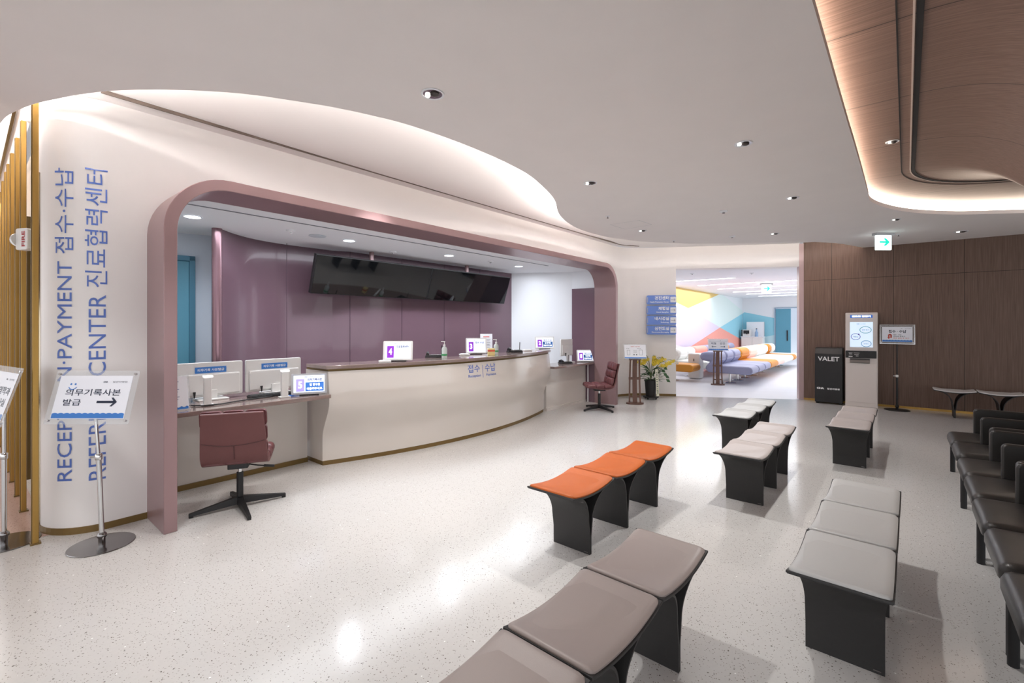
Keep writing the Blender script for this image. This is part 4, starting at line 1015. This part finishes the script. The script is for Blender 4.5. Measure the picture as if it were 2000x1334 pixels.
for sx in (-1,1):
    for y in (.05,.25): obj('foot', Geo().box((sx*.19,y,.015),(.04,.04,.03)), M_blackm, t)
wpnt = W0+WD*1.11
t = thing('wall_socket', 'white wall socket with a plug between the valet box and the kiosk', 'socket', (wpnt.x-.006,wpnt.y-.008,.62), TANG)
obj('plate', Geo().box((0,-.012,0),(.09,.02,.13)), M_casing, t, bevel=.003); obj('plug', Geo().box((0,-.04,0),(.04,.05,.05)), M_casing, t, bevel=.006); obj('cord', Geo().tube([(0,-.06,-.01),(-.02,-.07,-.10),(-.01,-.07,-.25),(.05,-.05,-.36)], .007, 8), M_casing, t, smooth=50)

# ------------------------------------------------------------------ exit signs
def exit_sign(label, p, rz, w, h, extra):
    t = thing('exit_sign', label, 'sign', tuple(p), rz)
    obj('bracket', Geo().box((0,0,-.02),(w*1.25,.09,.04)), M_grey, t, bevel=.004)
    obj('light_panel', Geo().box((0,0,-.04-h/2),(w,.04,h)), mat('exit_panel', (236,250,250), .4, emit=2.0), t, bevel=.003)
    g = Geo(); th = h*.13; cz = -.04-h*.46
    flat(g, [(-.32*w,cz-th/2),(.22*w,cz-th/2),(.22*w,cz+th/2),(-.32*w,cz+th/2)], -.0215)
    flat(g, [(.38*w,cz),(.12*w,cz+.26*h),(-.06*w,cz+.26*h),(.14*w,cz)], -.0218); flat(g, [(.38*w,cz),(.14*w,cz),(-.06*w,cz-.26*h),(.12*w,cz-.26*h)], -.0218)
    if extra: text(g, '비상구', -.40*w, -.04-h*.86, .24*w, h*.13, -.0218, bold=.03)
    obj('arrow', g, mat('exit_green', (20,196,168), .4, emit=1.0), t); return t
exit_sign('lit exit sign with a green arrow hanging before the walnut wall', G(1725,455.5,ZC), radians(4), .255, .235, True)
exit_sign('small lit exit sign with a green arrow deep in the far waiting room', G(1497,553.5,ZF), 0, .30, .28, False)

# ------------------------------------------------------------------ ceiling fittings
def downlight(label, p, r, on, group):
    t = thing('downlight', label, 'light', tuple(p), 0, group)
    g = Geo(); n = 28; vs = []
    for k in range(n):
        a = 2*pi*k/n; c, s = cos(a), sin(a); vs += [(r*c,r*s,-.002),(r*c,r*s,-.007),(r*.86*c,r*.86*s,-.007),(r*.8*c,r*.8*s,-.002)]
    g.add(vs, [(4*k+j, 4*((k+1) % n)+j, 4*((k+1) % n)+(j+1) % 4, 4*k+(j+1) % 4) for k in range(n) for j in range(4)])
    obj('trim_ring', g, M_white, t, smooth=40)
    if on: obj('lens', Geo().lathe([(0,-.0045),(r*.84,-.0045),(r*.84,-.003),(0,-.003)], 24), on, t)
    else:
        obj('reflector', Geo().lathe([(0,-.003),(r*.84,-.003),(r*.84,-.0045),(0,-.0045)], 24), M_chrome, t)
        obj('lamp', Geo().lathe([(0,-.006),(r*.40,-.006),(r*.40,-.012),(r*.2,-.02),(0,-.022)], 16, (.2*r,-.1*r,0)), mat('lamp_dark', (60,52,50), .3), t, smooth=40)
        obj('bulb', Geo().lathe([(0,-.006),(r*.24,-.006),(r*.2,-.016),(0,-.018)], 12, (-.45*r,.1*r,0)), mat('lamp_glow', (255,250,240), .3, emit=3), t, smooth=40)
    return t
M_dl = mat('downlight_lens', (238,245,255), .5, emit=14)
for (px, py, w_) in ((376,423,'nearest, left end'),(682,470,'second, over the side desk end'),(877,499,'third, above the middle of the counter'),(1013,520,'farthest, beside the white side wall')):
    downlight('bright round downlight in the reception ceiling, '+w_, G(px,py,ZR), .085, M_dl, 'round downlights of the reception')
for (px, py, w_) in ((706,442,'left of the four at the portal'),(892,476,'second of the four at the portal'),(1021.5,499.4,'third of the four at the portal'),(1118,516.6,'right of the four at the portal')):
    downlight('tiny lit spot in the reception ceiling, '+w_, G(px,py+1.5,ZR), .035, M_dl, 'tiny spots behind the portal')
for (px, py, r, w_) in ((845,183,.075,'largest, nearest one left of centre'),(1153,357,.07,'near the tip of the curved cove'),(1452,280,.07,'between the cove and the wooden recess'),(1548,386,.07,'left of the corner of the wooden recess'),(1255,450,.07,'beside the access hatch'),(1513,456,.07,'before the lintel of the opening'),(1877,452,.09,'close to the walnut wall on the right'),(1750,428,.06,'below the lit rim of the wooden recess')):
    downlight('recessed chrome downlight, '+w_, G(px,py,ZC), r, None, 'recessed downlights in the white soffit')
p = G(1743,276,ZV); downlight('recessed white downlight in the veneered ceiling', (p.x,p.y,ZV-.001), .05, None, None)
for (px, py, lv, w_) in ((1413,412,ZC,'left of the recess, in the white soffit'),(568,449.5,ZR,'left one in the reception ceiling'),(768,491,ZR,'middle one in the reception ceiling'),(958,510,ZR,'right one in the reception ceiling'),(1430,461,ZC,'low on the soffit before the lintel'),(1352,534,ZF,'just behind the lintel, left one'),(1468,533,ZF,'just behind the lintel, right one')):
    p = G(px, py, lv); t = thing('smoke_detector', 'small white ceiling detector '+w_, 'detector', tuple(p), 0, 'ceiling detectors'); obj('dish', Geo().lathe([(0,0),(.05,0),(.05,-.012),(.03,-.022),(0,-.024)][::-1], 20), M_white, t, smooth=40); obj('sensor', Geo().lathe([(0,-.024),(.018,-.024),(.016,-.035),(0,-.037)], 12), M_chromed, t)
for (px, py, w_) in ((1187,422,'left of the access hatch'),(1316,470,'near the right end of the cream wall'),(1755,458,'right of the hanging exit sign')):
    p = G(px, py, ZC); t = thing('sprinkler_head', 'small chrome sprinkler '+w_, 'sprinkler', tuple(p), 0, 'ceiling sprinklers'); obj('rosette', Geo().lathe([(0,0),(.03,0),(.028,-.006),(0,-.007)][::-1], 16), M_white, t); obj('nozzle', Geo().lathe([(.006,-.006),(.006,-.025),(.014,-.027),(.014,-.03),(0,-.03)], 12), M_chromed, t)
p = G(620,460.5,ZR); t = thing('ceiling_speaker', 'flat round speaker grille in the reception ceiling', 'speaker', tuple(p), 0); obj('grille', Geo().lathe([(0,-.001),(.10,-.001),(.10,-.007),(.09,-.01),(0,-.01)], 28), mat('speaker_grey', (196,204,212), .6), t, smooth=40)
g = Geo(); hp = [G(x,y,ZC) for x, y in ((1192,438.5),(1248,430),(1273,438.5),(1221,447.5))]
for a, b in zip(hp, hp[1:]+hp[:1]):
    d = (b-a).normalized(); n_ = Vector((-d.y,d.x,0))*.004; g.add([a-n_+Vector((0,0,-.002)), b-n_+Vector((0,0,-.002)), b+n_+Vector((0,0,-.002)), a+n_+Vector((0,0,-.002))], [(0,1,2,3)])
tag(obj('access_hatch', g, M_grey), 'square access hatch outline in the white soffit near the cove tip', 'hatch')

# ------------------------------------------------------------------ hall with brass fins
hallp = F(-.60, 1.0); HD = -N; HR = atan2(HD.y, HD.x)
g = Geo(); a = F(-.50,1.3); b = F(-.50,9.5); slab(g, b, a, 0, ZW, .08); struct('wall_hall', g, mat('hall_wall', (228,214,196), .5))
finpx = [(69,-.02),(46,None),(35,None),(25,None),(18,None),(13,None),(7,None),(0,None)]
base = F(-.62,1.0)
names = ['tall brass fin touching the rounded wall end','second brass fin from the rounded wall end','third brass fin from the rounded wall end','fourth brass fin from the rounded wall end','fifth brass fin from the rounded wall end','sixth brass fin from the rounded wall end','seventh brass fin from the rounded wall end','brass fin at the left edge of the picture']
for (px, _), nm in zip(finpx, names):
    r = (px-1000)/FPX; tt = (r*base.y-base.x)/(HD.x-r*HD.y); P = base+HD*tt
    t = thing('brass_fin', nm, 'fin', (P.x,P.y,0), HR, 'brass fins along the hall')
    obj('fin', Geo().box((0,.0,ZW/2),(.045,.032,ZW-.01)), M_gold, t, bevel=.003)
    obj('foot_plate', Geo().box((0,.0,.006),(.06,.055,.012)), M_kick, t)
    obj('edge_strip', Geo().box((.0,.0185,ZW/2),(.018,.006,ZW-.02)), M_kick, t)
def hall_at(px):
    r = (px-1000)/FPX; tt = (r*base.y-base.x)/(HD.x-r*HD.y); return tt
for i, (xa, xb, lb) in enumerate(((62,50,'mirrored panel between the first two brass fins'),(41,37,'dark bronze door panel behind the second brass fin'))):
    ta, tb = hall_at(xa), hall_at(xb); P = base+HD*((ta+tb)/2)
    o = obj('hall_panel', Geo().box((0,-.05,1.35),(abs(tb-ta)*.9,.03,2.7 if i == 0 else 2.3)), [mat('bronze_mirror', (190,176,150), .12, metal=.9), mat('bronze_panel', (104,84,46), .4, metal=.3)][i]); o.location = P; o.rotation_euler = (0,0,HR); tag(o, lb, 'panel')
P = base+HD*hall_at(50)
t = thing('fire_alarm_light', 'white alarm light lettered FIRE in red beside the brass fins', 'alarm', (P.x*.975,P.y*.975,PZ(468,P.y*.975)), TANG*.35)
obj('housing', Geo().prism(rrect(-.06,-.085,.07,.085,.02), -.03, .03, 'y'), M_casing, t, bevel=.006)
obj('lens', Geo().lathe([(.055,0),(.05,.03),(.03,.05),(0,.058)], 20, M=Matrix.Translation((-.06,0,0))@Matrix.Rotation(-pi/2, 4, 'Y')), mat('strobe_lens', (225,225,222), .12, alpha=.8), t, smooth=50)
g = Geo(); vs, fs, asp = glyphs('FIRE', .03); g.add([(.045-.035*v[1], -.0315, -.06+.12*v[0]) for v in vs], fs); obj('lettering', g, mat('fire_red', (170,30,36), .5), t)
g = Geo(); a = G(26,222,ZW+.02); b = G(0,335,ZW+.02); d = (b-a); g.tube([a-d*.2, b+d*2], .02, 6); tag(obj('ceiling_track', g, M_chromed), 'dark linear track running along the hall ceiling', 'track')

# ------------------------------------------------------------------ potted orchids
p = G(1271,779); t = thing('potted_orchid', 'yellow orchids and green leaves in a dark pot on a wheeled tray', 'plant', tuple(p), 0)
obj('pot', Geo().lathe([(.0,.06),(.10,.06),(.125,.38),(.135,.38),(.135,.40),(.115,.40),(.11,.36),(0,.36)], 28), M_blackm, t, smooth=50)
obj('wheeled_tray', Geo().lathe([(0,.035),(.16,.035),(.165,.06),(0,.062)], 24), M_blackm, t, smooth=40)
for k in range(4):
    a = pi/4+pi/2*k; obj('caster', Geo().tube([(.12*cos(a)-.012,.12*sin(a),.018),(.12*cos(a)+.012,.12*sin(a),.018)], .018, 12), M_blackm, t)
rnd = random.Random(3); gs = Geo(); gl = Geo(); gf = Geo(); gw = Geo()
def petal(g, c, d, up, L, W):
    d = d.normalized(); s = d.cross(up).normalized()*W; g.add([c, c+d*L*.5+s+up*L*.08, c+d*L, c+d*L*.5-s+up*L*.08], [(0,1,2,3)])
def bloom(g, c, r):
    n = Vector((rnd.uniform(-.6,.6), -1, rnd.uniform(-.4,.4))).normalized(); u = n.cross(Vector((0,0,1))).normalized(); v = u.cross(n)
    for k in range(5):
        a = 2*pi*k/5+rnd.random(); d = u*cos(a)+v*sin(a); petal(g, c, d, n, r, r*.36)
for k in range(11):
    az = rnd.uniform(-.6, 2*pi); ex = rnd.uniform(-.28,.34) if k else .42; ey = rnd.uniform(-.15,.15); ht = rnd.uniform(.85,1.12)-abs(ex)*.3
    pts = [Vector((ex*f**1.6*1.0, ey*f, .36+(ht-.36)*sin(f*pi/2*1.0))) for f in [j/8 for j in range(9)]]
    tip = pts[-1]; pts.append(tip+Vector((ex*.3, 0, -.04))); gs.tube(pts, .004, 6)
    for j in range(7):
        c = pts[-1].lerp(pts[4], j/9)+Vector((rnd.uniform(-.03,.03), rnd.uniform(-.05,.02), rnd.uniform(-.03,.03))); bloom(gf if rnd.random() > .08 else gw, c, rnd.uniform(.035,.05))
for k in range(34):
    az = rnd.uniform(0, 2*pi); L = rnd.uniform(.16,.30); z0 = rnd.uniform(.38,.62); r0 = rnd.uniform(0,.08)
    c = Vector((r0*cos(az), r0*sin(az), z0)); d = Vector((cos(az), sin(az)*.7, rnd.uniform(-.35,.6))); s = Vector((-sin(az), cos(az), 0))*L*.16
    m1 = c+d*L*.5+Vector((0,0,.03)); gl.add([c, m1+s, c+d*L, m1-s, m1+Vector((0,0,-.012))], [(0,1,4),(1,2,4),(2,3,4),(3,0,4)])
for (sx, sz) in ((.2,.62),(.24,.55),(.28,.50),(.3,.42),(.24,.68)):
    c = Vector((sx,-.05,sz)); petal(gl, c, Vector((.7,-.2,-.5)), Vector((0,-1,.2)), .11, .035); gs.tube([(.05,0,.4), c], .004, 6)
obj('stems', gs, mat('stem_green', (74,98,48), .6), t); obj('leaves', gl, mat('leaf_green', (52,92,48), .45, noise=.2, nscale=20), t); obj('blossoms', gf, mat('orchid_yellow', (232,206,62), .5, noise=.15, nscale=30), t); obj('white_buds', gw, mat('orchid_white', (236,228,214), .5), t)
M = Matrix.Translation((.10,-.15,.12)) @ Matrix.Rotation(radians(-3), 4, 'Y')
obj('ribbon', Geo().box((0,0,.24),(.055,.004,.56), M=M), mat('ribbon_cream', (238,236,214), .6), t)
g = Geo()
for k in range(13): g.box((.0,-.003,.01+.037*k),(.03,.001,.02 if k % 3 else .012), M=M)
obj('ribbon_lettering', g, mat('ribbon_ink', (80,90,80), .6), t)

# ------------------------------------------------------------------ far room furniture
def AB(a_, b_): return A*a_+N*b_
FC = {'grey': (150,152,182), 'orange': (206,134,30), 'pink': (244,206,194), 'white': (232,232,228), 'coral': (240,158,142)}
FM = {k: mat('upholstery_'+k, v, .5) for k, v in FC.items()}
def capsule_poly(p, q, r0, r1, n=10):
    p = Vector(p); q = Vector(q); a = atan2(q.y-p.y, q.x-p.x); out = []
    for k in range(n+1):
        t_ = a-pi/2+pi*k/n; out.append((q.x+r1*cos(t_), q.y+r1*sin(t_)))
    for k in range(n+1):
        t_ = a+pi/2+pi*k/n; out.append((p.x+r0*cos(t_), p.y+r0*sin(t_)))
    return out
def lounge(label, m, pos, w, rz):
    """side profile lies in local x (forward) - z, extruded along local y"""
    t = thing('lounge_seat', label, 'seat', tuple(pos), rz, 'curled lounge seats of the far waiting room')
    y0, y1 = .02, w-.02
    obj('seat', Geo().prism(capsule_poly((.02,.38),(.95,.37),.10,.105), y0, y1, 'y'), m, t, smooth=50, bevel=.03)
    g = Geo().prism(capsule_poly((-.02,.40),(.16,.62),.085,.075), y0+.01, y1-.01, 'y'); obj('back_neck', g, m, t, smooth=50, bevel=.03)
    g = Geo().prism(capsule_poly((-.14,.70),(.10,.69),.12,.145), y0, y1, 'y'); obj('head_roll', g, m, t, smooth=60, bevel=.075)
    obj('foot', Geo().lathe([(0,0),(.16,0),(.15,.015),(.03,.03),(.025,.30)], 20, (.42,w/2,0)), M_chrome, t, smooth=40)
    return t
base1 = 12.9; rzN = TANG
off = 0
r1 = [('grey',.8,'grey lounge seat with curled back, nearest of the front row'),('grey',.8,'grey lounge seat, second of the front row'),('grey',.8,'grey lounge seat, third of the front row'),('orange',1.1,'orange lounge seat behind the three grey ones of the front row'),('pink',1.1,'pale pink lounge seat between the orange and the white one in the front row'),('white',1.8,'wide white lounge seat near the far end of the front row'),('orange',.6,'narrow orange lounge section between two white ones at the teal door'),('white',.7,'white lounge seat closing the far end of the front row')]
for c, w_, lb in r1:
    lounge(lb, FM[c], AB(base1+off, -3.82), w_, rzN); off += w_
off = .35
r2 = [('orange',.7,'orange lounge seat at the left edge of the opening, rear row'),('white',.75,'white lounge seat beside the orange one, rear row'),('white',.75,'second white lounge seat of the rear row'),('coral',1.3,'coral lounge seat before the coral mural shape, rear row'),('grey',.9,'grey lounge seat behind the two-way sign, rear row'),('grey',.9,'grey lounge seat left of the orange roll, rear row'),('orange',.9,'orange lounge seat whose roll shows below the coffee cabinet, rear row'),('grey',.8,'grey lounge seat farthest in the rear row')]
for c, w_, lb in r2:
    lounge(lb, FM[c], AB(12.3+off, -5.22), w_, rzN); off += w_ + (.62 if 'left edge' in lb else 0)
pt = onplane(Mc-A*0, N, 1450, 690)
p = G(1366,738.0); p = Vector((PD(1367,13.0),13.0,0)); t = thing('side_table', 'white rounded side table with a dark tissue slot between the seats', 'table', tuple(AB(13.68,-4.42)), rzN)
obj('cube', Geo().prism(rrect(-.17,.02,.17,.74,.05), -.17, .17, 'y'), M_casing, t, smooth=40, bevel=.03); obj('slot', Geo().box((0,-.173,.55),(.02,.01,.07)), M_blackm, t)
cx = Mc+N*.35-A*.55
t = thing('coffee_cabinet', 'white cabinet against the blue mural carrying the coffee machine', 'cabinet', tuple(cx), TANG)
obj('body', Geo().box((.25,0,.48),(.95,.45,.96)), M_casing, t, bevel=.006); obj('door', Geo().box((.02,-.23,.48),(.44,.02,.86)), M_casing, t); obj('door', Geo().box((.49,-.23,.48),(.44,.02,.86)), M_casing, t); obj('worktop', Geo().box((.25,0,.975),(1.0,.5,.03)), M_paper, t)
t = thing('coffee_machine', 'white and black coffee machine on the far cabinet', 'coffee machine', tuple(cx+Vector((0,0,.99))-A*.03), TANG)
obj('body', Geo().box((0,-.02,.17),(.34,.30,.34)), M_casing, t, bevel=.01); obj('front', Geo().box((.0,-.185,.22),(.26,.02,.16)), M_blackm, t); obj('spout', Geo().box((.03,-.21,.14),(.05,.06,.06)), M_blackm, t); obj('side_tank', Geo().box((-.2,0,.17),(.06,.3,.32)), M_blackm, t)
t = thing('white_board', 'white upright box panel behind the coffee machine', 'panel', tuple(cx+N*.36+A*.12+Vector((0,0,.99))), TANG); obj('panel', Geo().box((-.05,.10,.36),(.78,.03,.72)), M_paper, t, bevel=.004); obj('edge', Geo().box((.35,.08,.36),(.02,.015,.7)), M_grey, t)
t = thing('water_bottle', 'blue-labelled bottle beside the coffee machine', 'bottle', tuple(cx+N*.42-A*.05+Vector((0,0,.99))), TANG); obj('bottle', Geo().lathe([(0,0),(.07,0),(.07,.2),(.03,.28),(.03,.36)], 16), mat('bottle_blue', (140,170,205), .2), t, smooth=50); obj('cap', Geo().lathe([(.032,.36),(.032,.40)], 12), M_blackm, t)
